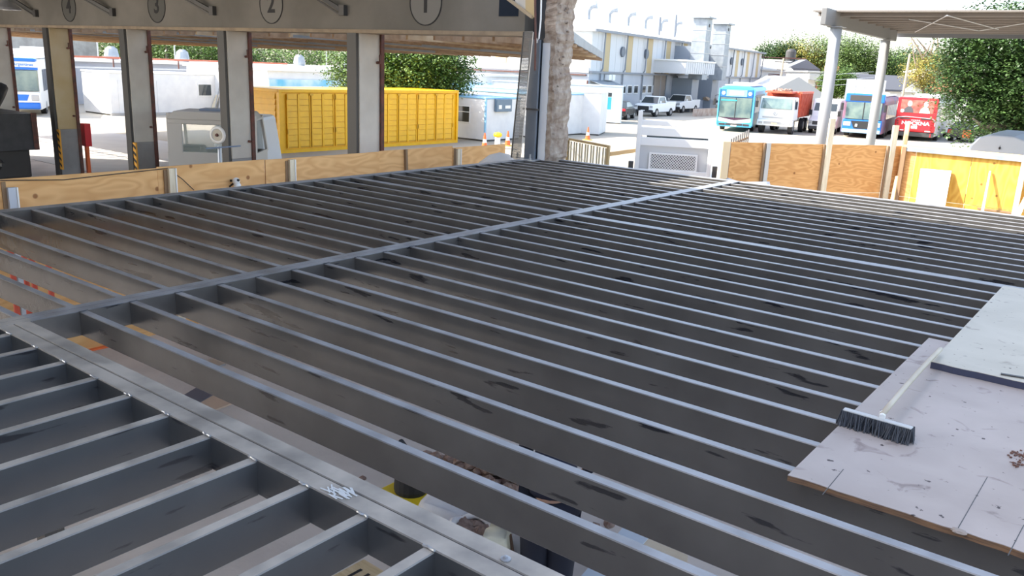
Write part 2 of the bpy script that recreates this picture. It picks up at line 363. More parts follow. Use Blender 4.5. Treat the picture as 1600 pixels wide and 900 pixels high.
# broom
br = thing('push_broom', 'push broom with pale handle and dark bristles lying on the grey plywood', 'broom', (-.80, 3.80, .031), math.radians(-2))
MB().box(-.15, .15, -.018, .018, .06, .070).build('head_block', mat('broom_block', (.5, .5, .48), .6), br, .006)
mb = MB(); rnd = random.Random(3)
for i in range(44):
    for j in range(5):
        x = -.152 + .304 * i / 43; y = -.024 + .048 * j / 4
        for q in range(2):
            dx, dy = rnd.uniform(-.012, .012), rnd.uniform(-.014, .014) - .012
            a = Vector((x, y, .066)); b = Vector((x + dx * 1.6, y + dy * 1.5, .001)); mb.bar(a, b, .004)
stuff(mb.build('bristles', mat('bristle', (.035, .04, .05), .6), br))
mb = MB(); mb.tube([(0.02, .0, .078), (.01, .03, .085)], .014, 10); mb.build('socket', M_WHT, br)
mb = MB(); pts = [(.015 - .06 * t, .01 + 1.27 * t, .086 + .012 * math.sin(t * 3.1) - .008 * t) for t in [i / 8 for i in range(9)]]; mb.tube(pts, .0125, 10)
mb.build('handle', mat('pale_handle', (.42, .36, .27), .55, col2=(.50, .44, .34), scale=4), br, smooth=True)

# ================================================================== SHED (wall with bays)
YW, YD = 11.9, 12.52
struct(MB().box(-34, -9.05, YW, YD, 2.13, 4.5).build('wall_bays', M_BEAM))
struct(MB().box(-34, -9.05, YW - .03, YD + .02, 2.06, 2.13).build('trim_1', mat('lintel_board', (.36, .28, .19), .8, col2=(.26, .2, .14), scale=4)))
colx = [(-30.9, 0), (-26.68, 1), (-22.25, 2), (-17.75, 3), (-13.22, 4)]
for x, i in colx:
    T = thing('bay_column', ['cream concrete bay column at the left edge of the photo behind the dark bin', 'yellowed concrete bay column with hazard stripe under number 4',
               'pale concrete bay column between the number 4 and number 3 bays, grey base', 'white concrete bay column between the number 3 and number 2 bays beside the truck cab',
               'white concrete bay column in front of the yellow container under number 1 beam'][i], 'column', (x, YW, G))
    zt = 2.06 - G
    m = M_COLY if i in (1,) else M_COLW
    MB().box(-.26, 0, .02, .62, 1.5, zt).build('shaft', m, T, .01)
    MB().box(-.262, .002, .018, .622, 0, 1.5).build('painted_base', M_COLG, T, .01)
    MB().box(-.30, -.03, -.05, .018, 0, zt).build('shade_track', M_DRK, T)  # dark track strip, also carries the shade of the inward column face
    MB().box(.004, .05, .57, .66, 0, zt).build('rusty_jamb', M_RUST, T)
    mb = MB(); mb.disc_x(.0, .09, .5, 3.9, .03, 10); mb.bar((.09, .5, 3.9), (.09, .5, 4.06), .03); mb.build('hinge', M_RUST, T)
    mb = MB(); mb.disc_x(.0, .07, .5, 1.9, .03, 10); mb.build('hinge', M_RUST, T)
    if i in (1, 2):
        ys = mat('hazard_yellow', (.75, .36, .04), .6)
        MB().box(-.02, .12, -.03, 0.016, .3, 2.05 - .55).build('hazard_panel', ys, T)
        for k in range(6):
            z = .36 + k * .19; mb = MB(); mb.hexa([Vector(q) for q in ((-.021, -.034, z + .08), (.121, -.034, z), (.121, -.03, z), (-.021, -.03, z + .08), (-.021, -.034, z + .16), (.121, -.034, z + .08), (.121, -.03, z + .08), (-.021, -.03, z + .16))])
            mb.build('hazard_stripe', M_BLK, T)
# broken corner: steel post, mesh strip, plaster face, torn masonry
cb = YP(845, 249, 11.95)
T = thing('corner_post', 'blue grey steel corner post standing at the far left corner of the joists', 'column', (-8.74, 11.80, G))
MB().box(-.11, .115, -.02, .02, 0, 4.4).build('flange', mat('blue_grey_steel', (.13, .155, .19), .45, col2=(.16, .18, .21), scale=3), T, .004)
MB().box(-.11, .115, .26, .30, 0, 4.4).build('flange', MATS['blue_grey_steel'], T, .004)
MB().box(-.03, .03, .02, .26, 0, 4.4).build('web', MATS['blue_grey_steel'], T)
mb = MB(); mb.box(-.2, .2, -.2, .05, 2.39, 2.41); mb.build('base_plate', M_CHR, T)
for s in (-.15, .12): MB().lathe([(.03, 0), (.03, .02), (.014, .021), (.014, .09), (.001, .091)], (s, -.15, 2.41), 8).build('anchor_bolt', M_CHR, T)
mb = MB(); mb.bar((-.17, -.03, 3.25), (.17, -.03, 3.25), .03); mb.build('clamp', M_DRK, T)
T = thing('mesh_strip', 'grey perforated metal lath strip hanging left of the corner post', 'metal lath', (0, 0, 0))
mlm = mat('lath_metal', (.17, .17, .165), .6, metal=.3)
a, b = YP(826, 50, 11.6), YP(806, 247, 11.6)
mb = MB()
for i in range(15):
    q = Vector((.17 * i / 14 - .085, 0, 0)); mb.bar(a + q, b + q, .004)
for j in range(110):
    c = a.lerp(b, j / 109); mb.bar(c + Vector((-.09, 0, 0)), c + Vector((.09, 0, .01)), .007, .012)
stuff(mb.build('lath_weave', mlm, T))
mb = MB(); mb.bar(a + Vector((-.10, 0, 0)), b + Vector((-.10, 0, 0)), .02); mb.build('edge_rod', M_DRK, T)
mb = MB(); mb.bar(a + Vector((.10, 0, 0)), b + Vector((.10, 0, 0)), .01); mb.build('edge_rod', M_CHR, T)
T = thing('wall_stub', 'white plastered wall end with a torn brick edge right of the corner post', 'wall', (0, 0, 0))
mb = MB(); rnd = random.Random(9); prof = [(-8.72, 11.95), (-8.52, 11.95)]
MB().box(-8.62, -8.47, 11.86, 12.4, G, 1.95).build('plaster', mat('white_plaster', (.62, .62, .64), .8, col2=(.7, .7, .7), scale=2, bump=.15), T)
# torn edge: stacked irregular rings
mb = MB(); n = 150; rings = []
for i in range(n + 1):
    z = G + (4.7 - G) * i / n; wig = .022 * math.sin(z * 2.3) + .02 * math.sin(z * 7.1) + .012 * math.sin(z * 19) + .018 * (z - G)
    x0 = -8.49 - (.12 if z > 1.95 else 0); x1 = -8.41 + wig
    pr = [(x0, 11.88), (x0 + .04, 11.87), (x1 - .03, 11.87), (x1, 11.95), (x1 + .01, 12.2), (x1 - .03, 12.4), (x0, 12.4)]
    rings.append([mb.bm.verts.new((px + rnd.uniform(-.012, .012), py + rnd.uniform(-.012, .012), z + rnd.uniform(-.01, .01))) for px, py in pr])
for A_, B_ in zip(rings, rings[1:]):
    for k in range(7): mb.bm.faces.new((A_[k], A_[(k + 1) % 7], B_[(k + 1) % 7], B_[k]))
mb.bm.faces.new(rings[0][::-1]); mb.bm.faces.new(rings[-1]); mb.build('torn_brick', M_BRK, T)
mb = MB(); rnd = random.Random(10)
for t in range(70):
    z = rnd.uniform(-.1, 3.6); mb.blob((-8.42 + rnd.uniform(-.04, .03) + .018 * (z - G), 11.88 + rnd.uniform(-.01, .3), z), rnd.uniform(.01, .035), 1, .35, 1, 1, .7, t)
stuff(mb.build('masonry_lumps', M_BRK, T))
# duct window in the beam, torn edge trim above, conduit
struct(MB().box(-9.62, -9.2, YW - .012, YW + .01, 2.38, 3.0).build('window_1', mat('dark_blue_pane', (.012, .02, .035), .6, spec=.1)))
T = thing('torn_fascia', 'broken tan fascia panel sloping across the top of the beam end', 'panel', (0, 0, 0))
mb = MB(); p0, p1 = YP(786, -8, 11.6), YP(832, 27, 11.6); mb.bar(p0, p1, .05, .05); mb.build('rail', mat('tan_rail', (.38, .3, .2), .7), T)
q = [YP(803, -10, 11.62), YP(822, -10, 11.62), YP(822, 19, 11.62), YP(806, 8, 11.62)]
def quad_slab(pts, t, m, name, par):
    mb = MB(); v = [mb.bm.verts.new(p) for p in pts]; v2 = [mb.bm.verts.new(p + Vector(t)) for p in pts]; n_ = len(pts)
    mb.bm.faces.new(v[::-1]); mb.bm.faces.new(v2)
    for i in range(n_): mb.bm.faces.new((v[i], v[(i + 1) % n_], v2[(i + 1) % n_], v2[i]))
    return mb.build(name, m, par)
quad_slab(q, (0, .05, 0), M_COLW, 'white_panel', T)
quad_slab([YP(821, -10, 11.6), YP(834, -10, 11.6), YP(834, 27, 11.6), YP(821, 18, 11.6)], (0, .05, 0), mat('tan_panel', (.5, .38, .2), .7), 'tan_panel', T)
mb = MB(); mb.tube([YP(846, -12, 11.5), YP(845, 30, 11.5), YP(842, 60, 11.5), YP(839, 66, 11.5), YP(838, 60, 11.5)], .014, 8); tag(mb.build('loose_cable', M_WHT), 'white loose cable hanging from the top of the corner post', 'cable')
mb = MB(); mb.tube([YP(836, -12, 11.45), YP(837, 60, 11.45), YP(836, 110, 11.5)], .018, 8); tag(mb.build('rusty_pipe', M_RUST), 'thin rusty pipe running down the corner post', 'pipe')
struct(MB().box(-9.06, -8.60, 12.15, 12.5, 1.96, 4.55).build('trim_2', mat('corner_dark', (.05, .055, .065), .8)))
# number discs, struts
nd = mat('number_disc', (.08, .078, .07), .7); nk = mat('number_ink', (.012, .012, .014), .7)
for s_, x, z in (('4', -25.28, 2.61), ('3', -20.67, 2.60), ('2', -16.02, 2.60), ('1', -11.38, 2.59)):
    T = thing('bay_number', {'4': 'faded number 4 in a dark disc, leftmost on the beam', '3': 'number 3 in a dark disc on the beam, second from the left', '2': 'number 2 in a pale disc on the beam above the truck cab bay', '1': 'number 1 in a pale disc on the beam above the yellow container'}[s_], 'sign', (x, YW - .004, z + .03))
    MB().disc_y(0, -.003, .003, 0, .40, 40).build('disc', mat('disc_' + ('pale' if s_ in '21' else 'dark'), (.20, .19, .17) if s_ in '21' else (.10, .098, .088), .8), T)
    mb = MB(); n_ = 40
    for k in range(n_):
        a0, a1 = 2 * math.pi * k / n_, 2 * math.pi * (k + 1) / n_; mb.bar((.40 * math.cos(a0), -.004, .40 * math.sin(a0)), (.40 * math.cos(a1), -.004, .40 * math.sin(a1)), .012, .02)
    mb.build('ring', nk, T)
    text('numeral', s_, nk, T, (0, -.008, 0), (math.pi / 2, 0, 0), .55, .002, bold=.012)
for j, (x0, z0, x1, z1) in enumerate(((-29.9, 3.2, -27.3, 2.46), (-25.0, 3.0, -22.8, 2.48), (-20.3, 3.05, -18.2, 2.5), (-15.4, 3.1, -13.65, 2.49))):
    T = thing('roof_strut', ['diagonal strut beside the hanging lamp at the top left corner', 'diagonal strut right of the faded numeral four disc', 'diagonal strut just before the numeral two disc', 'longest diagonal strut, above the column in front of the yellow container'][j], 'strut', (0, 0, 0))
    mb = MB(); mb.bar((x0 - .3, 11.3, z0 + .45), (x1, 11.84, z1), .06, .08); mb.bar((x0 - .3, 11.38, z0 + .36), (x1 - .1, 11.86, z1 - .07), .03, .03); mb.build('bar', M_DRK, T)
    MB().box(x1 - .06, x1 + .1, 11.8, 11.9, z1 - .1, z1 + .1).build('foot_plate', M_DRK, T)
T = thing('tube_lamp', 'white fluorescent tube lamp hanging at the top of the beam between numbers 4 and 3', 'lamp', (-21.6, 11.2, 2.86))
MB().box(-.9, .9, -.08, .08, .02, .08).build('housing', M_WHT, T); MB().tube([(-.85, 0, 0), (.85, 0, 0)], .02, 8).build('tube', M_WHT, T)
T = thing('lamp_shade', 'grey industrial lamp hanging at the top left corner under the roof', 'lamp', tuple(YP(10, 8, 10.5)))
MB().lathe([(.36, -.12), (.34, -.06), (.14, .1), (.06, .22), (.05, .35)], (0, 0, 0), 20).build('shade', M_CHR, T)
MB().lathe([(.10, -.14), (.12, -.08), (.06, .02)], (0, 0, 0), 12).build('bulb', M_WHT, T)
# roof of the shed over the camera side, sheet metal on trusses; its edge throws the shadow on the deck
RZ = 4.6; SH = (RZ) / math.tan(SUN_EL)
ye, xe = 10.80 - SH * SUN_TR.y, -5.95 - SH * SUN_TR.x
struct(MB().box(-34, -3.2, -7, ye, RZ, RZ + .08).build('roof', M_SGR))
struct(MB().box(-34, xe, ye, 12.6, RZ, RZ + .08).build('roof', M_SGR))
struct(MB().box(-34.2, -34, 2, 12.6, G, RZ).build('wall_left', M_CON))
struct(MB().box(-13, -2.2, -7.2, -7, G, RZ).build('wall_back_added', M_COLW))  # added unseen wall, kept short to set web contrast and warm bounce
struct(MB().box(-2.2, 8, -5.2, -5, G, RZ - 1).build('wall_back_added', M_COLW))  # second added unseen wall, cuts the light from behind the joists
# ------------------------------------------------------------------ awning outside the bays
T = thing('bay_awning', 'timber framed awning with open battens running outside above the bay openings', 'awning')
ay0, ay1, az0, az1, ax0, ax1 = 12.54, 22.5, 2.10, 1.93, -44, -14.1; AK = (ay1 - 12.54) / 5.5
wd = mat('awning_timber', (.27, .17, .10), .8, col2=(.38, .26, .16), scale=5); wl = mat('awning_board', (.42, .30, .18), .8, col2=(.52, .40, .26), scale=4)
tops = lambda y: az0 + (az1 - az0) * (y - ay0) / (ay1 - ay0)
for y in [ay0 + .5 + i * .72 for i in range(14)]:
    MB().bar((ax0, y, tops(y) + .03), (ax1 + (ay1 - y) / AK, y, tops(y) + .03), .07, .05).build('batten', wd, T)
for i in range(48):
    x = ax0 + i * .75; e = min(ay1, ay1 - max(0, (x - ax1)) * AK)
    if e < 12.8: continue
    MB().bar((x, ay0, tops(ay0) - .06), (x, e, tops(e) - .06), .06, .12).build('rafter', wl if i % 5 == 2 else wd, T)
mb = MB(); mb.hexa([Vector(p) for p in ((ax0, ay0 + 1.2, tops(ay0) + .06), (ax1 + 4.8, ay0 + 1.2, tops(ay0) + .06), (ax1, ay1, az1 + .06), (ax0, ay1, az1 + .06),
    (ax0, ay0 + 1.2, tops(ay0) + .09), (ax1 + 4.8, ay0 + 1.2, tops(ay0) + .09), (ax1, ay1, az1 + .09), (ax0, ay1, az1 + .09))]); mb.build('decking', wl, T)
MB().bar((ax0, ay1, az1), (ax1, ay1, az1), .03, .16).build('fascia', wd, T)
MB().bar((ax1 + 5.5, ay0, az0 + .03), (ax1, ay1 + .02, az1 + .03), .05, .18).build('end_fascia', M_GAL, T)
mb = MB(); mb.bar((-16.3, 12.6, 2.0), (-12.9, 18.6, 1.85), .12, .06); mb.build('stay', M_GAL, T)
mb = MB(); mb.bar((-21, 12.6, 2.0), (-17.4, 18.6, 1.85), .12, .06); mb.build('stay', M_GAL, T)
for xs in (-29.5, -25.4): mb = MB(); mb.bar((xs, 12.6, 2.0), (xs + 3.6, 18.6, 1.85), .12, .06); mb.build('stay', M_GAL, T)

# ================================================================== LEFT FENCE
fx = -11.0
T = thing('plywood_fence', 'tan plywood hoarding running along the left side behind the steel joists', 'fence')
seams = [1.3, 3.74, 6.18, 7.95, 10.36, 12.3, 13.95]
for i, (a, b) in enumerate(zip(seams, seams[1:])):
    dx = [0, .006, 0, .012, 0, .008][i]; zt = [-.02, -.02, -.005, -.01, .0, -.035][i]
    o = MB().box(0, .018, 0, b - a - .008, -1.25, 0).build('plywood_panel', M_PLY, T); o.location = (fx + dx, a, zt)
    o = MB().box(0, .018, 0, b - a - .008, G + .02 + 1.26, 0).build('plywood_panel', M_PLY, T); o.location = (fx + dx, a, zt - 1.26)
for i, (y, zt, nm) in enumerate(((4.27, -.12, 0), (6.36, -.03, 1), (8.42, -.03, 1), (12.42, -.06, 1))):
    MB().box(fx + .04, fx + .09, y - .05, y + .04, G, zt).build('post', M_LUM if i else mat('blue_white_post', (.5, .53, .58), .6), T)
    MB().box(fx + .04, fx + .1, y + .042, y + .06, G, zt).build('lit_post_edge', M_WHT, T)  # white strip paints in the lit right side of the post
for y in (4.27, 6.36, 8.42, 12.42): MB().box(fx + .021, fx + .042, y - .1, y - .052, G, -.05).build('batten', mat('brown_batten', (.25, .16, .09), .8), T)
mb = MB(); mb.bar((fx + .04, 11.05, -1.2), (fx + .05, 10.98, .0), .05, .05); mb.build('batten', MATS['brown_batten'], T)
mb = MB(); pts = [XP(0, 282, fx + .05), XP(100, 281, fx + .05), XP(180, 272, fx + .05), XP(262, 263, fx + .05), XP(285, 280, fx + .05), XP(303, 297, fx + .05)]; mb.tube(pts, .006, 6)
tag(mb.build('black_cable', M_BLK), 'thin black cable drooping across the left plywood fence', 'cable')
p = XP(369, 283, fx + .12)
T = thing('security_camera', 'small white round security camera on the left plywood fence', 'camera', tuple(p))
MB().blob((0, 0, 0), .055, 3, 0).build('dome', M_WHT, T, smooth=True); MB().disc_x(.045, .062, 0, .02, .02, 12).build('lens', M_BLK, T)
MB().lathe([(.05, -.1), (.055, -.06), (.04, -.03)], (.01, .01, 0), 12).build('lower_cup', M_WHT, T); mb = MB(); mb.bar((-.1, -.03, 0), (0, 0, 0), .03); mb.bar((-.1, -.05, -.09), (-.02, -.03, -.03), .02); mb.build('bracket', M_BLK, T)

# dusty heap and things between the fence and the shed
mb = MB(); g = bmesh.ops.create_uvsphere(mb.bm, u_segments=32, v_segments=16, radius=1)
pp = XP(775, 247, -9.75)
for v in g['verts']: v.co = Vector((pp.x + v.co.x * .75, pp.y + .1 + v.co.y * 1.25, G + max(0, v.co.z) * (pp.z - G + .10)))
tag(mb.build('sand_heap', mat('pale_sand', (.58, .53, .47), .9, col2=(.64, .60, .55), scale=3), smooth=True), 'pale mound of sand behind the joists left of the corner post', 'sand heap')
# ================================================================== UNDER THE DECK
# shoring props
for j, (px, py) in enumerate(((25, 470), (54, 446), (80, 455), (40, 425))):
    p = Z(px, py, -.75)
    T = thing('shoring_prop', ['red steel shoring prop seen lowest left between the joists', 'red steel shoring prop second from the left under the joists', 'red steel shoring prop farthest right of the props at lower left', 'red steel shoring prop behind the others under the joists'][j], 'prop', (p.x, p.y, G))
    rm = mat('red_oxide', (.60, .09, .05), .6)
    MB().tube([(0, 0, .01), (0, 0, 1.3)], .034, 12).build('outer_tube', rm, T); MB().tube([(0, 0, 1.3), (0, 0, 2.21)], .026, 12).build('inner_tube', rm, T)
    MB().box(-.07, .07, -.07, .07, 0, .01).build('foot_plate', rm, T); MB().box(-.07, .07, -.07, .07, 2.21, 2.222).build('head_plate', rm, T)
    MB().lathe([(.05, 0), (.05, .08)], (0, 0, 1.25), 12).build('collar', M_BLK, T)
def sack(name, c, sx, sy_, sz, m, label, seed, rz=0, openm=None, cat='sack'):
    T = thing(name, label, cat, (c[0], c[1], G), rz); rnd = random.Random(seed); mb = MB()
    nx = 18; rings = []
    for j in range(12):
        t = j / 11; z = sz * t; f = 1 - .16 * abs(2 * t - .8) ** 2; ring = []
        for k in range(nx * 2):
            a = 2 * math.pi * k / (nx * 2); ex = .45
            x = math.copysign(abs(math.cos(a)) ** ex, math.cos(a)) * sx * f; y = math.copysign(abs(math.sin(a)) ** ex, math.sin(a)) * sy_ * f
            w_ = 1 + .05 * math.sin(a * 5 + seed + t * 3) + rnd.uniform(-.02, .02); ring.append(mb.bm.verts.new((x * w_, y * w_, z + .03 * math.sin(a * 3 + seed) * t)))
        rings.append(ring)
    for A_, B_ in zip(rings, rings[1:]):
        for k in range(nx * 2): mb.bm.faces.new((A_[k], A_[(k + 1) % (nx * 2)], B_[(k + 1) % (nx * 2)], B_[k]))
    mb.bm.faces.new(rings[0][::-1])
    if not openm: mb.bm.faces.new(rings[-1])
    mb.build('woven_body', m, T, smooth=True)
    if openm:
        mb = MB()
        for t in range(90): mb.blob((rnd.uniform(-.75, .75) * sx, rnd.uniform(-.75, .75) * sy_, sz * .86 + rnd.uniform(-.05, .04)), rnd.uniform(.03, .08), 1, .35, 1, 1, .7, t)
        stuff(mb.build('rubble_fill', openm, T))
        mb = MB(); mb.tube([(sx * .9 * math.cos(a), sy_ * .9 * math.sin(a), sz + .02 * math.sin(4 * a)) for a in [2 * math.pi * k / 24 for k in range(25)]], .03, 8); mb.build('rolled_rim', m, T, smooth=True)
    mb = MB(); mb.tube([(sx * .8, sy_ * .2, sz * .95), (sx * 1.05, sy_ * .1, sz * .7), (sx * 1.1, -sy_ * .3, sz * .35)], .014, 6); mb.build('strap', mat('brown_strap', (.16, .10, .07), .8), T)
    return T
def zc(x, y, h): q = Z(x, y, G + h); return (q.x, q.y)
sack('rubble_sack', zc(704, 778, .5), .28, .26, .5, M_BAG, 'greyish white full bulk sack beside the black and yellow tool', 1, .3)
sack('rubble_sack', zc(740, 824, .5), .19, .17, .5, M_BAG, 'white open sack filled with brown rubble', 2, .1, M_RUB)
sack('rubble_sack', zc(776, 842, .5), .12, .15, .56, M_CRM, 'cream sack standing right of the rubble filled sack', 3, .5)
sack('rubble_sack', zc(828, 838, .4), .2, .24, .42, M_BAG, 'pale woven sack next to the worker', 5, .2)
sack('rubble_sack', zc(1165, 290, 2.15)[0:2], .5, .4, 2.2, M_BAG, 'tall white bulk bag behind the deck by the orange plywood', 6, .2)
T = thing('cable_reel_tool', 'black power tool with a yellow base on the floor left of the sacks', 'power tool', (*zc(640, 768, .14), G))
MB().box(-.22, .26, -.22, .12, .02, .16).build('yellow_base', mat('tool_yellow', (.75, .55, .02), .5), T, .02)
MB().lathe([(.14, .10), (.16, .2), (.15, .33), (.10, .40)], (.02, 0, 0), 20).build('motor_housing', M_BLK, T, smooth=False)
mb = MB(); mb.tube([(-.1, 0, .3), (-.18, 0, .48), (-.12, 0, .58), (-.02, 0, .5), (0, 0, .36)], .045, 10); mb.build('handle', M_BLK, T, smooth=True)
mb = MB(); mb.tube([(.15, .02, .3), (.32, .05, .42), (.40, -.02, .3), (.38, -.2, .06), (.3, -.4, .03)], .009, 6); mb.build('cord', M_BLK, T)
MB().lathe([(.05, 0), (.05, .06)], (.17, .05, .34), 12).build('brass_cap', mat('brass', (.6, .38, .12), .3, metal=.8), T)
# rubble heap between the first two joists
rnd = random.Random(21); mb = MB(); pc = Z(775, 745, G + .2)
for t in range(520):
    a = rnd.uniform(0, 6.28); r = abs(rnd.gauss(0, .55)); mb.blob((pc.x + r * math.cos(a) * 1.2, pc.y + .1 + r * math.sin(a) * .7, G + max(0, .42 - r * .5) * rnd.uniform(.3, 1)), rnd.uniform(.025, .075), 1, .35, 1, 1, .7, t)
tag(stuff(mb.build('rubble_heap', M_RUB)), 'heap of broken brown brick rubble on the floor under the joists', 'rubble')
# panels, boards on the floor
def lying(name, pts, h, m, label, cat='board', z=G):
    q = [Vector((p.x, p.y, z)) for p in [Z(x, y, G + h) for x, y in pts]]
    return tag(quad_slab(q, (0, 0, h), m, name, None), label, cat)
lying('metal_sheet', [(895, 915), (938, 925), (1015, 838), (975, 822)], .06, mat('blue_white_sheet', (.55, .62, .70), .3), 'blue white metal panel on the floor right of the worker', 'panel')
lying('timber_board', [(950, 925), (1060, 960), (1075, 868), (1015, 838)], .05, mat('board_tan', (.58, .47, .33), .8, col2=(.66, .56, .42), scale=5), 'tan timber board lying beside the blue white panel')
lying('timber_board', [(282, 620), (305, 632), (340, 612), (316, 600)], .03, mat('slate_board', (.10, .105, .14), .6), 'slate blue board scrap on the dusty floor below the trimmer')
lying('timber_board', [(300, 632), (322, 645), (372, 626), (342, 612)], .02, mat('board_peach', (.55, .40, .29), .8), 'peach coloured plank scrap on the dusty floor beside the slate board')
lying('marking_strip', [(128, 546), (132, 549), (170, 541), (166, 539)], .02, M_ORG, 'thin red strip on the dusty floor near the girder', 'strip')
lying('marking_strip', [(105, 538), (107, 540), (140, 531), (138, 529)], .02, M_WHT, 'thin white strip on the dusty floor beside the red one', 'strip')
lying('sheet_offcut', [(318, 566), (338, 573), (352, 568), (330, 560)], .02, M_CHR, 'small shiny metal offcut on the floor under the first joist', 'panel')
# marked crate
p = Z(576, 874, G + .35)
T = thing('marked_crate', 'pale wooden crate with black stencilled numbers between the lower left joists', 'crate', (p.x, p.y - .02, G), math.radians(-2))
cm = mat('crate_wood', (.50, .36, .19), .75, col2=(.60, .46, .27), scale=4, stretch=(1, 6, 6))
MB().box(-.03, .62, -.5, 0, 0, .35).build('crate_body', cm, T, .004)
for k in range(3): MB().box(-.04, .63, -.51, -.49, .02 + k * .115, .12 + k * .115).build('slat', cm, T)
text('stencil', '11-200', nk, T, (.02, -.17, .353), (0, 0, 0), .17, .001, align='LEFT', bold=.004)
text('stencil', 'S', nk, T, (.05, -.36, .353), (0, 0, 0), .14, .001, align='LEFT', bold=.004)
# ================================================================== RIGHT HAND HOARDING AND CANOPY
T = thing('plywood_hoarding', 'orange brown plywood hoarding beyond the far right edge of the joists', 'fence')
fa, fb = Z(1143, 222, -.02), Z(1412, 228, -.02)
def pane(a, b, u0, u1, z0, z1, t, m, name, par, off=0):
    d = (b - a); d.z = 0; L_ = d.length; d.normalize(); nrm = Vector((d.y, -d.x, 0)); p = a + d * (u0 * L_) + nrm * off; q = a + d * (u1 * L_) + nrm * off
    mb = MB(); mb.hexa([Vector((v.x, v.y, z)) for z in (z0, z1) for v in (p, q, q - nrm * t, p - nrm * t)]); return mb.build(name, m, par)
us = [0, .205, .205 + .30, .205 + .62, 1.0]
us = [0, .20, .535, .90, 1.0]
for i, (a, b) in enumerate(zip(us, us[1:])):
    pane(fa, fb, a + .002, b - .002, -1.24, -.02 - .006 * (i % 2), .018, M_PLYO, 'plywood_panel', T, .01 * (i % 2))
    pane(fa, fb, a + .002, b - .002, G + .02, -1.25, .018, M_PLYO, 'plywood_panel', T, .01 * (i % 2))
pane(fa, fb, -.045, -.005, G, -.01, .05, mat('light_board', (.72, .55, .34), .7), 'end_post', T, .02)
for u, zt, wd_, m in ((.20, -.02, .022, M_CHR), (.545, .62, .03, M_LUM), (.925, .5, .03, M_LUM)):
    pane(fa, fb, u - wd_ / 2, u + wd_ / 2, G, zt, .06, m, 'post', T, .09)
    pane(fa, fb, u - wd_ / 2 - .012, u - wd_ / 2 - .001, G, -.03, .05, MATS['brown_batten'], 'batten', T, .06)
T2 = thing('plywood_hoarding', 'bright yellow plywood hoarding with a grey top rail at the right edge', 'fence')
ga, gb = Z(1412, 231, -.05), Z(1640, 252, -.05)
for a, b in ((0, .10), (.10, .5), (.5, .85), (.85, 1.3)):
    pane(ga, gb, a + .002, b - .002, -1.28, -.10, .018, M_PLYY if a >= .1 else M_PLYO, 'plywood_panel', T2, 0)
    pane(ga, gb, a + .002, b - .002, G + .02, -1.29, .018, M_PLYY if a >= .1 else M_PLYO, 'plywood_panel', T2, 0)
pane(ga, gb, 0, 1.3, -.12, -.02, .05, M_GAL, 'top_rail', T2, .08)
pane(ga, gb, 0, 1.3, -.02, .03, .16, mat('light_timber', (.75, .55, .25), .7), 'cap_board', T2, .06)
pane(ga, gb, 0.0, .03, G, -.02, .06, MATS['brown_batten'], 'post', T2, .10)
pane(ga, gb, .835, .87, G, 0, .06, M_LUM, 'post', T2, .12)
pane(ga, gb, .87, 1.3, -1.75, -1.7, .05, MATS['brown_batten'], 'rail', T2, .05); pane(ga, gb, .6, .83, -1.35, -1.31, .05, MATS['brown_batten'], 'rail', T2, .05)
def stick(px0, z0, px1, z1, w_, m, name, label, off0=.1, off1=.4):
    """leaning piece in front of the hoarding: top pixel / bottom pixel at given heights"""
    a, b = Z(*px0, z0), Z(*px1, z1); return tag(MB().bar(a, b, w_, .025).build(name, m), label, 'board')
# leaning white board, sticks
a_, b_, c_, d_ = Z(1440, 262, -.62), Z(1486, 267, -.62), Z(1462, 360, -1.9), Z(1416, 352, -1.9)
nrm = Vector((gb.y - ga.y, -(gb.x - ga.x), 0)).normalized()
def onf(px, off):   # point of the plane `off` in front of the yellow hoarding
    p0 = ga + nrm * off; d = ray(*px); t = (p0 - O).dot(nrm) / d.dot(nrm); return O + d * t
def leaning(name, pts_top, pts_bot, o_top, o_bot, t, m, label, cat):
    q = [onf(pts_top[0], o_top), onf(pts_top[1], o_top), onf(pts_bot[1], o_bot), onf(pts_bot[0], o_bot)]
    return tag(quad_slab(q, nrm * t, m, name, None), label, cat)
leaning('white_board', ((1439, 263), (1487, 267)), ((1427, 345), (1472, 350)), .05, .75, .03, mat('white_board', (.80, .77, .70), .6), 'blank white board leaning on the yellow plywood hoarding', 'board')
leaning('timber_stick', ((1546, 267), (1549, 267)), ((1530, 345), (1535, 345)), .05, .5, .03, M_LUM, 'thin timber stick leaning on the yellow plywood hoarding', 'board')
leaning('timber_stick', ((1607, 296), (1613, 296)), ((1578, 350), (1589, 350)), .4, .9, .05, mat('white_timber', (.78, .75, .68), .7), 'white timber prop leaning at the right edge of the photo', 'board')
leaning('timber_stick', ((1400, 275), (1404, 275)), ((1385, 345), (1392, 345)), .5, .6, .05, mat('tan_timber', (.72, .52, .28), .7), 'short tan timber stake near the corner of the two hoardings', 'board')
p = Z(1414, 230, -.05); MB().box(p.x - .05, p.x + .05, p.y - .12, p.y - .04, G, .60).build('tall_stake', MATS['tan_timber']); tag(bpy.data.objects['tall_stake'], 'tall orange timber stake rising at the corner of the hoardings', 'post')
# bars of the gate behind the orange hoarding
T = thing('metal_gate', 'dark barred metal gate just behind the left end of the orange hoarding', 'gate')
ba, bb = Z(1143, 218, .0), Z(1170, 205, .12)
for i in range(9):
    p = ba.lerp(bb, i / 8); MB().tube([(p.x, p.y, G), (p.x, p.y, .02 + .14 * i / 8)], .022, 6).build('bar', mat('bar_grey', (.20, .20, .20), .6), T)
MB().bar((ba.x, ba.y, -.12), (bb.x, bb.y, -.05), .03, .05).build('rail', MATS['brown_batten'], T)
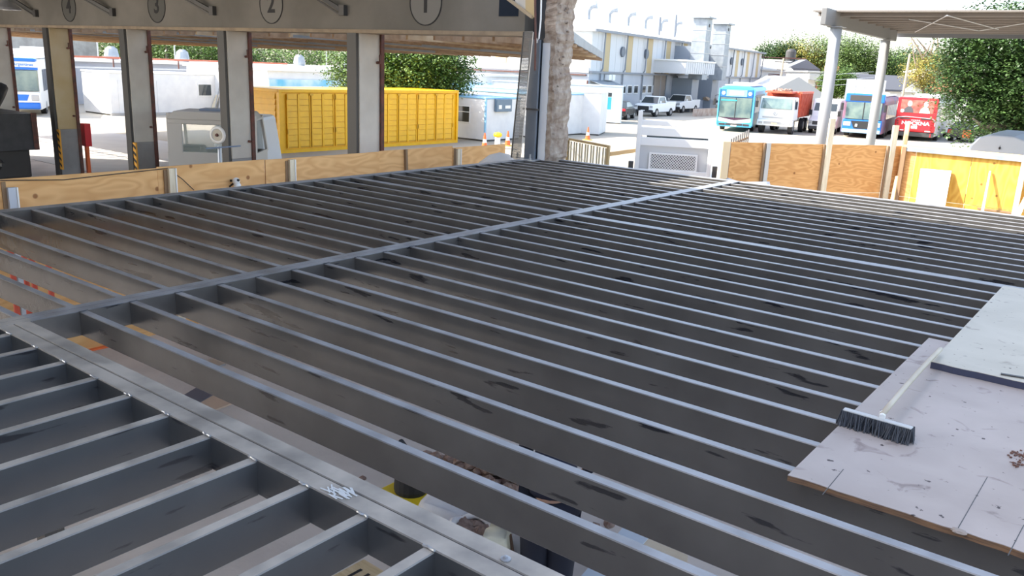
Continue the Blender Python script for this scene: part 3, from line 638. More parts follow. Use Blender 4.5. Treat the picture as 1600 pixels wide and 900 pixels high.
# canopy
T = thing('steel_canopy', 'grey corrugated canopy on two round posts at the upper right', 'canopy')
P1, P2 = PD(1307, 42, 24), PD(1384, 62, 29.9)
cgm = mat('canopy_grey_paint', (.30, .31, .32), .6)
for p in (P1, P2):
    MB().tube([(p.x, p.y, G), (p.x, p.y, p.z)], .165, 20).build('post', cgm, T, smooth=True)
    MB().box(p.x - .22, p.x + .22, p.y - .22, p.y + .22, p.z - .02, p.z).build('cap_plate', cgm, T)
b0, b1 = PD(1287, 26, 23.3), PD(1398, 58, 31.0); b0.z = b1.z = P1.z + .23
MB().bar(b0, b1, .16, .46).build('beam', mat('canopy_beam', (.16, .16, .16), .6), T, .02)
n0, n1, f0, f1 = PD(1270, 18, 24.0), PD(1600, 18, 21.0), PD(1398, 49, 31.5), PD(1600, 52, 29.6)
zc_ = P1.z + .42
n0 = Z(1270, 18, zc_); n1 = Z(1900, 18, zc_); f0 = Z(1398, 49, zc_ + .02); f1 = Z(1900, 53, zc_ + .02)
f0b = Z(1392, 52, zc_ - .08)
quad_slab([n0, n1, f1, f0], (0, 0, .04), mat('canopy_sheet', (.20, .18, .165), .6), 'sheet', T)
for i in range(9):
    a = n0.lerp(f0, (i + .5) / 9); b = n1.lerp(f1, (i + .5) / 9); MB().bar(a - Vector((0, 0, .05)), b - Vector((0, 0, .05)), .10, .09).build('purlin', mat('canopy_purlin', (.24, .215, .20), .6), T)
MB().bar(f0 - Vector((0, 0, .1)), f1 - Vector((0, 0, .1)), .1, .24).build('gutter', mat('canopy_gutter', (.16, .17, .19), .5), T)
for a, b in (((1430, 50), (1480, 24)), ((1480, 24), (1560, 46)), ((1420, 30), (1530, 48)), ((1530, 48), (1640, 30))):
    MB().tube([Z(*a, zc_ - .12), Z(*b, zc_ - .12)], .016, 6).build('tie_rod', M_CHR, T)
# ================================================================== GATE, BOARDS, CONES NEAR THE CORNER
T = thing('sheet_metal_gate', 'pale corrugated metal gate with tan frame behind the corner post', 'gate')
A, B = Z(888, 217, -.62), Z(951, 229, -.62); yg = mat('gate_sheet', (.58, .54, .42), .6); yt = mat('gate_frame', (.50, .36, .18), .6)
n_ = 14
for i in range(n_):
    u0, u1 = i / n_ + .006, (i + 1) / n_ - .006
    pane(A, B, u0, u1 - .03, G + .3, -.68, .02, yg, 'sheet_strip', T, .02 * (i % 2))
MB().bar(A, B, .07, .07).build('top_rail', yt, T); MB().bar((A.x, A.y, G + .1), (A.x, A.y, A.z + .03), .08).build('stile', yt, T); MB().bar((B.x, B.y, G + .1), (B.x, B.y, B.z + .03), .08).build('stile', yt, T)
MB().bar((A.x, A.y, G + .3), (B.x, B.y, G + .3), .06, .06).build('bottom_rail', yt, T)
A, B = Z(866, 220, -.6), Z(881, 221, -.6)
tag(pane(A, B, 0, 1, G, -.6, .02, M_PLYO, 'plywood_board', None), 'small orange plywood board between the torn wall end and the metal gate', 'board')
tag(MB().tube([Z(884, 222, -.65), Z(883, 222, G)], .03, 8).build('grey_stake', M_CHR), 'thin grey stake beside the metal gate', 'post')
tag(MB().bar(Z(952, 241, -1.0), Z(1000, 234, -1.0), .06, .12).build('timber_beam', mat('tan_beam', (.62, .38, .16), .7)), 'orange timber beam between the metal gate and the white truck', 'board')
def cone(x, y, label, D=None, m1=M_ORG):
    p = Z(x, y, G); T = thing('traffic_cone', label, 'traffic cone', tuple(p))
    MB().box(-.2, .2, -.2, .2, 0, .04).build('base', mat('cone_yellow', (.7, .6, .1), .6), T)
    MB().lathe([(.15, .04), (.11, .28)], n=16).build('lower_band', m1, T); MB().lathe([(.11, .28), (.08, .45)], n=16).build('reflective_band', M_WHT, T); MB().lathe([(.08, .45), (.03, .75)], n=16).build('tip', m1, T)
cone(918, 219, 'orange traffic cone at the corner of the white cabin'); cone(757, 232, 'orange traffic cone in front of the blue trimmed cabin'); cone(793, 228, 'small orange traffic cone right of the yellow dummy')
p = Z(777, 232, G); T = thing('yellow_bollard', 'small yellow topped bollard in front of the blue trimmed cabin', 'bollard', tuple(p))
MB().lathe([(.14, 0), (.14, .55)], n=14).build('post', M_WHT, T); MB().blob((0, 0, .66), .2, 2, .05, 1.2, 1, .7).build('cap', MATS['tool_yellow'], T)

# ================================================================== WHITE FLATBED TRUCK (rack faces us)
p = Z(1057, 372, G); D0 = PD(1057, 190, 23.2)
T = thing('white_flatbed_truck', 'white truck with a meshed headboard just behind the far edge of the joists', 'truck', (D0.x, D0.y, G), -YAW * -1 * -1 - 0.0)
T.rotation_euler = (0, 0, math.radians(26)); wt = mat('truck_white', (.80, .80, .79), .35)
zt = D0.z - G; W = 1.0
for s in (-1, 1): MB().box(s * W - .06, s * W + .06, -.06, .06, .8, zt + (.25 if s < 0 else .08)).build('upright', wt, T, .01)
MB().box(-W, W, -.03, .03, zt - .14, zt).build('top_slat', wt, T, .01); MB().box(-W, W, -.03, .03, zt - .42, zt - .19).build('slat', wt, T, .01)
MB().box(-W, W, -.02, .02, zt - .70, zt - .47).build('slat', wt, T, .01)
MB().box(-W, W, .10, .14, .9, zt - .7).build('back_panel', mat('truck_panel_grey', (.62, .62, .62), .5), T)
MB().box(-W, W, -.04, .04, .8, 1.30).build('lower_panel', wt, T, .01)
mb = MB(); x0, x1, z0, z1 = -.62, .62, 1.32, 1.72
n_ = 16
for i in range(-7, n_ + 1):
    for s in (1, -1):
        xa = x0 + (x1 - x0) * i / n_ ; xb = xa + (z1 - z0) * 1.0
        a, b = (xa, z0), (xb, z1)
        if a[0] < x0: a = (x0, z0 + (x0 - xa))
        if b[0] > x1: b = (x1, z1 - (xb - x1))
        if a[1] >= z1 or b[1] <= z0: continue
        f = (lambda v: v) if s == 1 else (lambda v: -v)
        mb.bar((f(a[0]), .0, a[1]), (f(b[0]), .0, b[1]), .02, .02, (0, 1, 0))
stuff(mb.build('mesh_grille', wt, T)); MB().box(x0, x1, .03, .06, z0, z1).build('grille_back', M_DRK, T)
for (a, b, c, d) in ((x0 - .05, x1 + .05, z1, z1 + .05), (x0 - .05, x1 + .05, z0 - .05, z0), (x0 - .05, x0, z0, z1), (x1, x1 + .05, z0, z1)): MB().box(a, b, -.02, .05, c, d).build('grille_frame', wt, T)
for s in (-1, 1): MB().box(s * 1.16 - .07, s * 1.16 + .07, -.1, 0, 1.18, 1.5).build('lamp', mat('smoked_lamp', (.06, .06, .06), .3), T, .02)
MB().box(-1.2, 1.2, -.2, 4.6, .85, 1.0).build('bed', wt, T); MB().box(-1.15, 1.15, 4.7, 6.6, .5, 2.1).build('cab', wt, T, .12)
MB().box(-1.0, 1.0, 4.66, 4.7, 1.3, 1.9).build('cab_window', M_GLS, T)
for y in (.9, 5.6):
    for s in (-1, 1): MB().disc_x(s * 1.05 - .14, s * 1.05 + .14, y, .48, .48, 20).build('wheel', M_BLK, T)
MB().box(-.5, .5, .3, 6, .5, .8).build('chassis', M_DRK, T)
T.location.y += 0

# ================================================================== VEHICLES
def place(px, rz_az): p = Z(*px, G); return (p.x, p.y, G), -math.radians(rz_az)
def wheels(T, L_, W, r=.5, ys=None):
    for y in ys:
        for s in (-1, 1):
            o = MB().disc_x(s * (W / 2 - .16) - .14, s * (W / 2 - .16) + .15, y, r, r, 20).build('wheel', M_BLK, T); MB().disc_x(s * (W / 2 - .02) - .01, s * (W / 2) + .01, y, r, r * .55, 12).build('hub_cap', M_CHR, o)
def bus(name, label, px, az, L_, W, Hh, body, front, style, roofm=M_WHT):
    loc, rz = place(px, az); T = thing(name, label, 'bus', loc, rz); w = W / 2
    mb = MB(); mb.prism([(-w, .35), (w, .35), (w, Hh - .35), (w - .12, Hh - .12), (w - .5, Hh), (-w + .5, Hh), (-w + .12, Hh - .12), (-w, Hh - .35)], .12, L_, 'y'); mb.build('body', body, T, .05)
    MB().box(-w + .25, w - .25, .6, L_ - .4, Hh - .02, Hh + .05).build('roof_panel', roofm, T, .03)
    MB().box(-w + .4, w - .4, L_ * .4, L_ * .6, Hh + .03, Hh + .22).build('air_unit', M_WHT, T, .05)
    wheels(T, L_, W, .48, (2.3, L_ - 3.0))
    for s in (-1, 1):
        n_ = int((L_ - 2.4) / 1.25)
        for i in range(n_):
            y = 1.5 + i * 1.25; MB().box(s * w - .012, s * w + .012, y + .04, y + 1.19, 1.35, Hh - .62).build('side_window', M_GLS, T)
    return T
# light blue bus, front towards us
T = bus('light_blue_bus', 'light blue bus with a cyan destination sign parked by the rubble', (1145, 206), -17, 10.5, 2.45, 3.25, M_LBL, M_LBL, 0)
w = 1.225
MB().frus(-w, w, 0, .2, .35, -w, w, .0, .2, 1.05).build('front_mask', M_LBL, T, .05)
mb = MB(); mb.prism([(-1.15, .75), (0, .58), (1.15, .75), (1.15, 1.0), (-1.15, 1.0)], -.02, .02, 'y'); mb.build('white_mask', M_WHT, T)
MB().box(-1.13, 1.13, -.03, .12, 1.0, 2.42).build('windscreen', mat('windscreen_glass', (.07, .13, .15), .08, spec=.8, col2=(.20, .27, .24), scale=1.1), T, .03)
mb = MB(); mb.prism([(-1.1, 1.0), (0, .82), (1.1, 1.0)], -.035, -.0, 'y'); mb.build('screen_chin', mat('maroon', (.06, .02, .05), .4), T)
MB().box(-.02, .02, -.045, -.03, 1.0, 2.4).build('screen_divider', M_BLK, T)
MB().box(-1.05, .05, -.05, -.03, 2.18, 2.26).build('cyan_strip', mat('cyan_strip', (.05, .75, .85), .4), T)
MB().box(-1.13, 1.13, -.03, .15, 2.45, 3.0).build('header_panel', mat('header_blue', (.04, .18, .60), .4), T, .03)
MB().box(-.72, .72, -.05, -.02, 2.5, 2.97).build('destination_sign', mat('pale_cyan_sign', (.25, .75, .90), .4), T)
MB().box(-.5, .5, -.06, -.045, 2.6, 2.88).build('pale_strip', M_WHT, T)  # plain white panel where the sign lettering would be
for s in (-1, 1): MB().disc_y(s * .93, -.05, -.03, 2.72, .13, 16).build('round_badge', M_WHT, T)
for s in (-1, 1): MB().box(s * .85 - .22, s * .85 + .22, -.04, .02, .45, .6).build('fog_slot', M_DRK, T, .02); MB().box(s * w - .03, s * w + .06, -.05, 0.12, .5, 3.05).build('corner_post', M_LBL, T, .02)
MB().box(-.6, .6, -.03, .02, .46, .60).build('lower_grille', M_DRK, T, .02); MB().box(-.2, .2, -.05, -.02, .40, .5).build('number_plate', M_WHT, T)
for s in (-1, 1): mb = MB(); mb.tube([(s * w, 0, 2.6), (s * (w + .25), -.2, 2.5), (s * (w + .25), -.2, 2.3)], .025, 6); m_ = mb.build('mirror_arm', M_BLK, T); MB().box(s * (w + .25) - .1, s * (w + .25) + .1, -.26, -.18, 1.85, 2.3).build('mirror', M_BLK, m_, .03)
# left blue bus
T = bus('blue_white_bus', 'blue and white bus parked at the far left outside the leftmost bay', (28, 181), -58, 11, 2.5, 3.2, M_WHT, M_BLU, 1)
w = 1.25
T.rotation_euler.z = math.radians(60)
MB().box(-1.2, 1.2, -.06, .15, .38, .75).build('bumper', M_BLU, T, .08); MB().box(-1.22, 1.22, -.03, .15, .75, 1.35).build('front_panel', M_WHT, T, .05)
mb = MB(); mb.prism([(-.8, .86), (.55, .86), (.68, 1.2), (-.9, 1.2)], -.06, -.02, 'y'); mb.build('blue_flash', M_BLU, T)
MB().box(-1.2, 1.2, -.03, .12, 1.4, 2.55).build('windscreen', MATS['windscreen_glass'], T, .04); MB().box(-.02, .02, -.05, -.03, 1.4, 2.55).build('screen_divider', M_BLK, T)
MB().box(.78, 1.16, -.07, -.02, .86, 1.18).build('headlamp', M_CHR, T, .05); MB().box(-1.16, -.95, -.07, -.02, .86, 1.18).build('headlamp', M_CHR, T, .05)
MB().box(-1.22, 1.22, -.05, .2, 2.58, 2.70).build('blue_band', M_BLU, T); MB().box(-1.22, 1.22, -.05, .3, 2.70, 3.02).build('sign_board', M_WHT, T, .04); MB().box(-1.15, 1.15, -.05, .6, 3.03, 3.2).build('roof_edge', M_BLU, T, .05)
text('sign_text', 'Aerolíneas Argentinas', mat('sign_blue', (.05, .2, .6), .5), T, (0, -.055, 2.86), (math.pi / 2, 0, 0), .23, .003, bold=.004)
for x in (-.35, -.1): mb = MB(); mb.tube([(x, -.06, 1.42), (x + .15, -.1, 2.0), (x + .05, -.06, 2.1)], .03, 6); mb.build('wiper', M_RUST, T)
# dark blue coach behind it
T = bus('dark_coach', 'white and dark blue coach behind the blue and white bus at far left', (52, 166), -62, 11, 2.5, 3.6, M_WHT, M_WHT, 1)
T.rotation_euler.z = math.radians(62); MB().box(-1.26, 1.26, -.04, 2, 2.1, 3.2).build('blue_screen', mat('coach_glass', (.03, .10, .20), .1), T, .05); MB().box(-.9, .9, -.05, 0, .6, 1.2).build('grille', M_DRK, T)
# dump truck
loc, rz = place((1208, 209), -9); T = thing('dump_truck', 'white cab dump truck with a red tipper body parked between bus and van', 'truck', loc, rz)
MB().frus(-1.22, 1.22, 0, 1.9, .95, -1.18, 1.18, .12, 1.8, 2.6).build('cab', wt, T, .08)
MB().frus(-1.1, 1.1, -.01, .1, 1.75, -1.05, 1.05, .085, .2, 2.5).build('windscreen', MATS['windscreen_glass'], T, .03)
MB().box(-1.25, 1.25, -.12, .5, .55, 1.0).build('bumper', M_WHT, T, .06); MB().box(-.75, .75, -.14, -.1, .68, .86).build('bumper_slot', M_CHR, T)
MB().box(-.22, .22, -.16, -.13, .66, .80).build('number_plate', M_LUM, T)
for s in (-1, 1): MB().box(s * .98 - .14, s * .98 + .14, -.15, -.1, .68, .84).build('headlamp', M_CHR, T, .02); MB().box(s * 1.15 - .03, s * 1.2 + .02, .5, 1.3, 1.75, 2.45).build('side_glass', M_GLS, T)
mb = MB()
for k in range(20):
    a0, a1 = 2 * math.pi * k / 20, 2 * math.pi * (k + 1) / 20; mb.bar((.13 * math.cos(a0), -.02, 1.42 + .13 * math.sin(a0)), (.13 * math.cos(a1), -.02, 1.42 + .13 * math.sin(a1)), .03)
for k in range(3): a0 = math.pi / 2 + 2 * math.pi * k / 3; mb.bar((0, -.02, 1.42), (.13 * math.cos(a0), -.02, 1.42 + .13 * math.sin(a0)), .02)
mb.build('round_badge', M_CHR, T)
MB().box(-.9, .9, -.02, .05, 1.1, 1.2).build('grille_line', M_CHR, T)
rd = mat('tipper_red', (.50, .07, .03), .55, col2=(.60, .12, .06), scale=4)
MB().box(-1.2, 1.2, 2.1, 6.9, 1.15, 2.95).build('tipper_body', rd, T, .03); MB().box(-1.0, .9, 0.4, 2.2, 2.86, 3.0).build('cab_guard', rd, T, .03)
for i in range(11): MB().box(1.2, 1.29, 2.3 + i * .43, 2.42 + i * .43, 1.25, 2.85).build('rib', rd, T)
for s in (-1, 1): MB().box(s * 1.15 - .1, s * 1.15 + .14, 2.1, 6.9, 2.85, 3.0).build('top_rail', rd, T)
wheels(T, 7, 2.4, .52, (.75, 4.6, 5.9)); MB().box(-.45, .45, .5, 6.8, .7, 1.1).build('chassis', M_DRK, T)
mb = MB(); rnd = random.Random(5)
for t in range(40): mb.blob((rnd.uniform(-.6, .4), rnd.uniform(1, 3), 3.0 + rnd.uniform(0, .1)), .12, 1, .4, 1, 1, .8, t)
stuff(mb.build('debris', M_RUB, T))
# vans
def van(label, px, az, L_, W, Hh, body=M_WHT, rear=False, name='white_van'):
    loc, rz = place(px, az); T = thing(name, label, 'van', loc, rz); w = W / 2
    if rear:
        mb = MB(); mb.prism([(0, .35), (0, 1.3), (.28, 2.1), (.55, Hh - .05), (.9, Hh), (L_ - 1.4, Hh - .03), (L_ - .7, 1.2), (L_, 1.0), (L_, .35)], -w, w, 'x')
    else:
        mb = MB(); mb.prism([(0, .35), (0, 1.0), (.9, 1.25), (1.6, Hh - .25), (1.9, Hh), (L_, Hh), (L_, .35)], -w, w, 'x')
    mb.build('body', body, T, .12, seg=3); wheels(T, L_, W, .34, (.9, L_ - 1.1))
    return T, w
T, w = van('white van parked right of the red tipper truck partly behind the canopy post', (1282, 209), -12, 5.4, 2.0, 2.5)
mb = MB(); mb.hexa([Vector(q) for q in ((-.85, .98, 1.33), (.85, .98, 1.33), (.85, 1.03, 1.33), (-.85, 1.03, 1.33), (-.78, 1.52, 2.2), (.78, 1.52, 2.2), (.78, 1.58, 2.2), (-.78, 1.58, 2.2))]); mb.build('windscreen', M_GLS, T)
MB().box(-.7, .7, -.03, .05, .65, .92).build('grille', M_DRK, T, .02); MB().box(-.98, .98, -.06, .2, .3, .55).build('bumper', M_DRK, T, .05)
for s in (-1, 1): MB().box(s * .86 - .12, s * .86 + .12, -.03, .15, .72, .98).build('headlamp', M_CHR, T, .04); MB().box(s * 1.02 - .1, s * 1.02 + .12, .9, 1.0, 1.3, 1.7).build('mirror', M_BLK, T, .02)
# blue bus with open front
T = bus('blue_city_bus', 'bright blue city bus with an open black grille parked behind the canopy posts', (1343, 216), -9, 11, 2.75, 2.95, mat('bus_side_mix', (.12, .14, .25), .5, col2=(.35, .12, .15), scale=.8), M_BLU, 0)
w = 1.3; MB().box(-w, w, -.02, .5, .42, 1.3).build('front_panel', M_BLU, T, .06); MB().box(-w + .02, w - .02, -.06, .1, .36, .62).build('bumper', mat('pale_blue_bumper', (.35, .58, .85), .4), T, .05)
MB().box(-1.18, 1.18, -.04, .15, 1.32, 2.5).build('windscreen', MATS['windscreen_glass'], T, .03); MB().box(-w, w, -.03, .4, 2.5, 3.1).build('head_panel', M_BLU, T, .06)
MB().box(-1.0, 1.0, -.05, 0, 2.58, 2.98).build('destination_box', M_DRK, T, .02); MB().box(-.02, .03, -.06, -.03, 1.32, 2.5).build('screen_divider', M_BLK, T)
mb = MB(); mb.prism([(-.75, 1.2), (.75, 1.2), (.5, .66), (-.5, .66)], -.05, .0, 'y'); mb.build('open_grille', M_BLK, T)
MB().box(-.42, -.28, -.08, -.04, .8, .98).build('small_plate', M_WHT, T)
for s in (-1, 1):
    h_ = MB().box(s * .98 - .25, s * .98 + .25, -.05, .02, .82, 1.12).build('headlamp_cluster', mat('lamp_pale', (.6, .68, .72), .3), T, .05)
    for q in (-.1, .1): MB().disc_y(s * .98 + q, -.07, -.04, .97, .09, 14).build('lens', M_CHR, h_)
    MB().box(s * 1.42 - .09, s * 1.42 + .09, -.25, -.15, 1.9, 2.4).build('mirror', M_BLK, T, .02)
# white box trailer behind it
loc, rz = place((1336, 190), -6); T = thing('white_box_truck', 'white box truck body standing behind the blue city bus', 'truck', loc, rz)
MB().box(-1.3, 1.3, 0, 7, .9, 4.1).build('box_body', M_WHT, T, .04); MB().box(-1.32, 1.32, -.03, .05, 3.3, 3.4).build('trim_band', M_CHR, T)
for x in (-1.3, -.43, .43, 1.3): MB().box(x - .03, x + .03, -.04, .03, .9, 4.1).build('seam_post', M_CHR, T)
wheels(T, 7, 2.4, .5, (1, 5.5))
# red bus, rear towards us
T = bus('red_city_bus', 'red city bus seen from its rear with white lettering behind the hoarding', (1425, 220), -5, 11.5, 2.7, 3.0, mat('bus_grey_side', (.45, .42, .40), .5), M_RED, 0)
w = 1.3; MB().box(-w, w, -.04, .6, 1.55, 3.0).build('rear_upper', M_RED, T, .06)
MB().box(-w - .02, w + .02, -.12, .5, .62, 1.58).build('engine_cover', M_RED, T, .14); MB().box(-w, w, -.04, .4, .3, .62).build('bumper', M_DRK, T, .04)
MB().box(-1.08, 1.08, -.06, -.02, 1.92, 2.82).build('rear_window', mat('poster_red', (.55, .06, .05), .4, col2=(.62, .16, .12), scale=3), T, .02)
mb = MB(); mb.tube([(-w, -.14, 1.45), (-w + .15, -.16, 1.6), (-.6, -.16, 1.66), (.6, -.16, 1.62), (w - .15, -.16, 1.58), (w, -.14, 1.4), (w, -.14, 1.1)], .035, 8); mb.build('chrome_trim', M_CHR, T)
MB().box(-1.0, -.35, -.15, -.1, 1.5, 1.58).build('vent', M_DRK, T); MB().box(.35, 1.0, -.15, -.1, 1.5, 1.58).build('vent', M_DRK, T)
text('lettering', 'NOCKNA', M_WHT, T, (.05, -.135, 1.22), (math.pi / 2, 0, 0), .33, .004, bold=.012, sx=1.25)
for i in range(5):
    mb = MB(); mb.prism([(.055 * (1 if k % 2 == 0 else .42) * math.cos(math.pi / 2 + k * math.pi / 5), .055 * (1 if k % 2 == 0 else .42) * math.sin(math.pi / 2 + k * math.pi / 5)) for k in range(10)], -.004, .004, 'y')
    o = mb.build('star', M_WHT, T); o.location = (-.2 + i * .12, -.135, 1.44)
for x, z, a, b in ((0, 1.02, .2, .04), (-.1, .94, .12, .04), (.1, .94, .1, .04), (-.78, .72, .12, .03), (.9, .72, .18, .03), (0, .86, .2, .015)): MB().box(x - a, x + a, -.14, -.12, z - b, z + b).build('white_mark', M_WHT, T)
for s in (-1, 1):
    for k in range(4): MB().disc_y(s * (1.13 - .02 * k), -.15, -.1, 1.35 - k * .18, .07, 14).build('tail_lamp', mat('lamp_dark_red', (.22, .01, .01), .3), T)
    for k in (0, 1): MB().disc_y(s * 1.1, -.06, -.02, .52 - k * .14, .05, 10).build('tail_lamp', M_RED, T)
# printed poster on the rear window: two plain figures
pw, pd_, pf = M_WHT, mat('print_dark', (.08, .08, .09), .5), mat('print_face', (.75, .6, .52), .5)
for cx, coat in ((-.5, pd_), (.55, pw)):
    f_ = MB(); f_.prism([(cx - .38, 1.95), (cx + .3, 1.95), (cx + .22, 2.25), (cx + .08, 2.38), (cx - .1, 2.38), (cx - .3, 2.22)], -.075, -.065, 'y'); f_.build('printed_coat', coat, T)
    MB().disc_y(cx, -.075, -.065, 2.52, .15, 18).build('printed_head', pf, T); MB().disc_y(cx, -.08, -.07, 2.62, .13, 18).build('printed_hair', pw, T)
MB().disc_y(-.93, -.08, -.06, 2.05, .12, 16).build('printed_disc', pw, T)
# pickups
def pickup(label, px, az):
    loc, rz = place(px, az); T = thing('white_pickup', label, 'pickup truck', loc, rz, 'white pickups by the warehouse'); w = .92
    mb = MB(); mb.prism([(0, .4), (0, .95), (.15, 1.08), (1.25, 1.18), (1.3, 1.2), (5.2, 1.2), (5.2, .5), (4.5, .42), (1.0, .4)], -w, w, 'x'); mb.build('body', wt, T, .06)
    MB().frus(-.86, .86, 1.2, 3.1, 1.18, -.72, .72, 1.75, 2.95, 1.75).build('greenhouse', M_GLS, T, .03)
    MB().frus(-.74, .74, 1.72, 3.0, 1.72, -.70, .70, 1.8, 2.95, 1.80).build('cab_roof', wt, T, .02)
    for s in (-1, 1): MB().bar((s * .86, 1.22, 1.18), (s * .72, 1.76, 1.74), .05).build('pillar', wt, T); MB().bar((s * .86, 3.08, 1.18), (s * .72, 2.95, 1.74), .12).build('pillar', wt, T)
    MB().box(-.86, .86, 3.15, 5.12, 1.1, 1.21).build('bed_floor', M_DRK, T)
    for s in (-1, 1): MB().box(s * .88 - .05, s * .88 + .04, 3.1, 5.2, 1.2, 1.32).build('bed_side', wt, T)
    MB().box(-.86, .86, 5.1, 5.2, .7, 1.32).build('tailgate', wt, T)
    MB().box(-.55, .55, -.04, .03, .62, .95).build('grille', M_BLK, T, .03); MB().box(-.93, .93, -.08, .2, .38, .62).build('bumper', M_BLK, T, .05); MB().box(-.2, .2, -.1, -.07, .5, .6).build('number_plate', M_WHT, T)
    for s in (-1, 1): MB().box(s * .75 - .16, s * .75 + .16, -.03, .12, .82, 1.0).build('headlamp', M_CHR, T, .04); MB().box(s * 1.02 - .1, s * 1.02 + .06, 1.45, 1.55, 1.2, 1.4).build('mirror', wt, T, .02)
    wheels(T, 5.2, 1.9, .38, (.95, 4.1)); return T
pickup('white pickup truck parked next to the dark sedan by the warehouse', (1004, 182), -4)
pickup('white pickup truck parked farther right, second from the dark sedan', (1048, 176), -3)
# sedan rear three quarter
loc, rz = place((961, 187), -18); T = thing('dark_sedan', 'dark grey sedan seen from behind beside the white pickups', 'car', loc, rz); w = .86; dm = mat('sedan_paint', (.03, .032, .034), .2)
mb = MB(); mb.prism([(0, .35), (-.04, .7), (.1, 1.0), (.8, 1.02), (3.0, .98), (4.1, .78), (4.3, .5), (4.25, .3)], -w, w, 'x'); mb.build('body', dm, T, .08)
MB().frus(-.8, .8, .55, 3.2, 1.0, -.6, .6, 1.2, 2.5, 1.45).build('greenhouse', M_GLS, T, .04); MB().frus(-.62, .62, 1.15, 2.55, 1.43, -.56, .56, 1.25, 2.45, 1.49).build('car_roof', dm, T, .02)
for s in (-1, 1): MB().box(s * .7 - .14, s * .7 + .12, -.05, .1, .72, .92).build('tail_lamp', M_RED, T, .03)
MB().box(-.25, .25, -.07, -.02, .62, .74).build('number_plate', M_WHT, T); MB().box(-.84, .84, -.1, .1, .3, .55).build('bumper', dm, T, .05); wheels(T, 4.3, 1.75, .31, (.8, 3.4))
# silver van roof right edge (close)
p = PD(1562, 232, 27.5); T = thing('silver_van', 'silver van showing its curved roof and rear window above the yellow hoarding', 'van', (p.x, p.y, G), math.radians(2)); sv = mat('silver_paint', (.42, .46, .52), .3, metal=.3)
mb = MB(); prof = [(-1.0, 1.4), (-.86, 2.05), (-.66, 2.32), (-.35, 2.42), (.35, 2.42), (.66, 2.32), (.86, 2.05), (1.0, 1.4), (1.0, .4), (-1.0, .4)]
mb.prism(prof, .0, 4.8, 'y'); mb.build('body', sv, T, .05); MB().frus(-.88, .88, -.03, .05, 1.35, -.74, .74, -.02, .1, 1.86).build('rear_window', M_GLS, T, .02)
text('rear_lettering', 'MULTILLAR', M_WHT, T, (0, -.036, 1.80), (math.pi / 2 + .02, 0, 0), .10, .002, sx=1.4); MB().blob((0.0, -.02, 2.02), .035, 2, 0, 1, .6, 1.4).build('washer_nozzle', M_BLK, T)
mb = MB(); mb.tube([(0, .3, 2.42), (0.0, -.02, 2.08)], .006, 6); mb.build('seam', M_DRK, T); wheels(T, 4.8, 1.95, .34, (.9, 3.8))
# cars half hidden under the tree
loc, rz = place((1497, 222), 2); T = thing('dark_car', 'dark car with red lamps half hidden under the right hand tree', 'car', loc, rz)
MB().box(-.85, .85, 0, 4.2, .3, .95).build('body', dm, T, .1); MB().frus(-.78, .78, .4, 3.0, .95, -.6, .6, .9, 2.5, 1.45).build('greenhouse', M_GLS, T, .05); MB().box(-.8, -.5, -.04, .05, .6, .85).build('tail_lamp', M_RED, T); MB().box(.2, .75, -.05, .05, .35, .9).build('tail_lamp', M_ORG, T); wheels(T, 4.2, 1.75, .31, (.8, 3.4))
T, w = van('white van standing behind the dark car under the right hand tree', (1507, 205), 4, 5.2, 2.0, 2.5, M_WHT, True, 'white_van')
MB().frus(-.8, .8, .02, .08, 1.35, -.72, .72, .28, .34, 2.0).build('rear_window', M_GLS, T); 
# ---------- truck cab outside bay 3 (rear, see-through window)
p = PD(330, 225, 22.5); T = thing('grey_truck_cab', 'rear of a pale truck cab with see through window outside the number 3 bay', 'truck', (p.x, p.y, G), -YAW - math.radians(-22) - math.radians(18))
cw = mat('cab_beige_white', (.50, .48, .45), .5); W = 1.12; zb, zt = 1.1, 2.36
MB().box(-W, W, 0, .06, .7, 1.35).build('rear_panel', cw, T, .03); MB().box(-W, W, 0, .06, 2.08, zt).build('rear_header', cw, T, .03)
for s in (-1, 1): MB().box(s * .95 - .2, s * .95 + .2, 0, .06, 1.3, 2.1).build('rear_pillar', cw, T, .02); MB().box(s * W - .03, s * W + .03, 0, 1.5, .7, 1.35).build('side_panel', cw, T)
for s in (-1, 1):
    MB().box(s * W - .03, s * W + .03, .02, .3, 1.3, zt).build('side_pillar', cw, T); MB().bar((s * W, 1.55, 1.3), (s * (W - .05), 1.2, zt - .05), .07).build('front_pillar', cw, T)
mb = MB(); mb.prism([(-W, zt - .12), (-W + .18, zt + .06), (W - .18, zt + .06), (W, zt - .12), (W, zt - .16), (-W, zt - .16)], -.02, 1.3, 'y'); mb.build('cab_roof', cw, T, .04)
gl = mat('clear_glass', (.7, .8, .75), .03, alpha=.18); MB().box(-.76, .76, .02, .03, 1.34, 2.09).build('rear_window', gl, T); MB().bar((0, 1.5, 1.3), (0, 1.25, 2.2), .01, 2.1, (1, 0, 0)).build('windscreen', gl, T)
MB().box(-W + .05, W - .05, 1.2, 1.5, .9, 1.35).build('dashboard', M_DRK, T, .05); MB().box(-.95, -.3, .3, .7, .8, 1.5).build('seat', M_DRK, T, .08); MB().box(.3, .95, .3, .7, .8, 1.5).build('seat', M_DRK, T, .08); MB().box(.62, 1.0, -.02, .0, 1.05, 1.42).build('dark_vent', M_DRK, T, .02)
MB().box(-.4, .5, .4, 1.0, zt + .04, zt + .12).build('roof_hatch', mat('hatch_blue', (.2, .25, .35), .4), T, .03)
MB().box(-W, W, -3.8, 0, .55, .75).build('chassis', M_DRK, T)
for y in (.9, -2.8):
    for s in (-1, 1): MB().disc_x(s * 1.0 - .14, s * 1.0 + .14, y, .45, .45, 18).build('wheel', M_BLK, T)
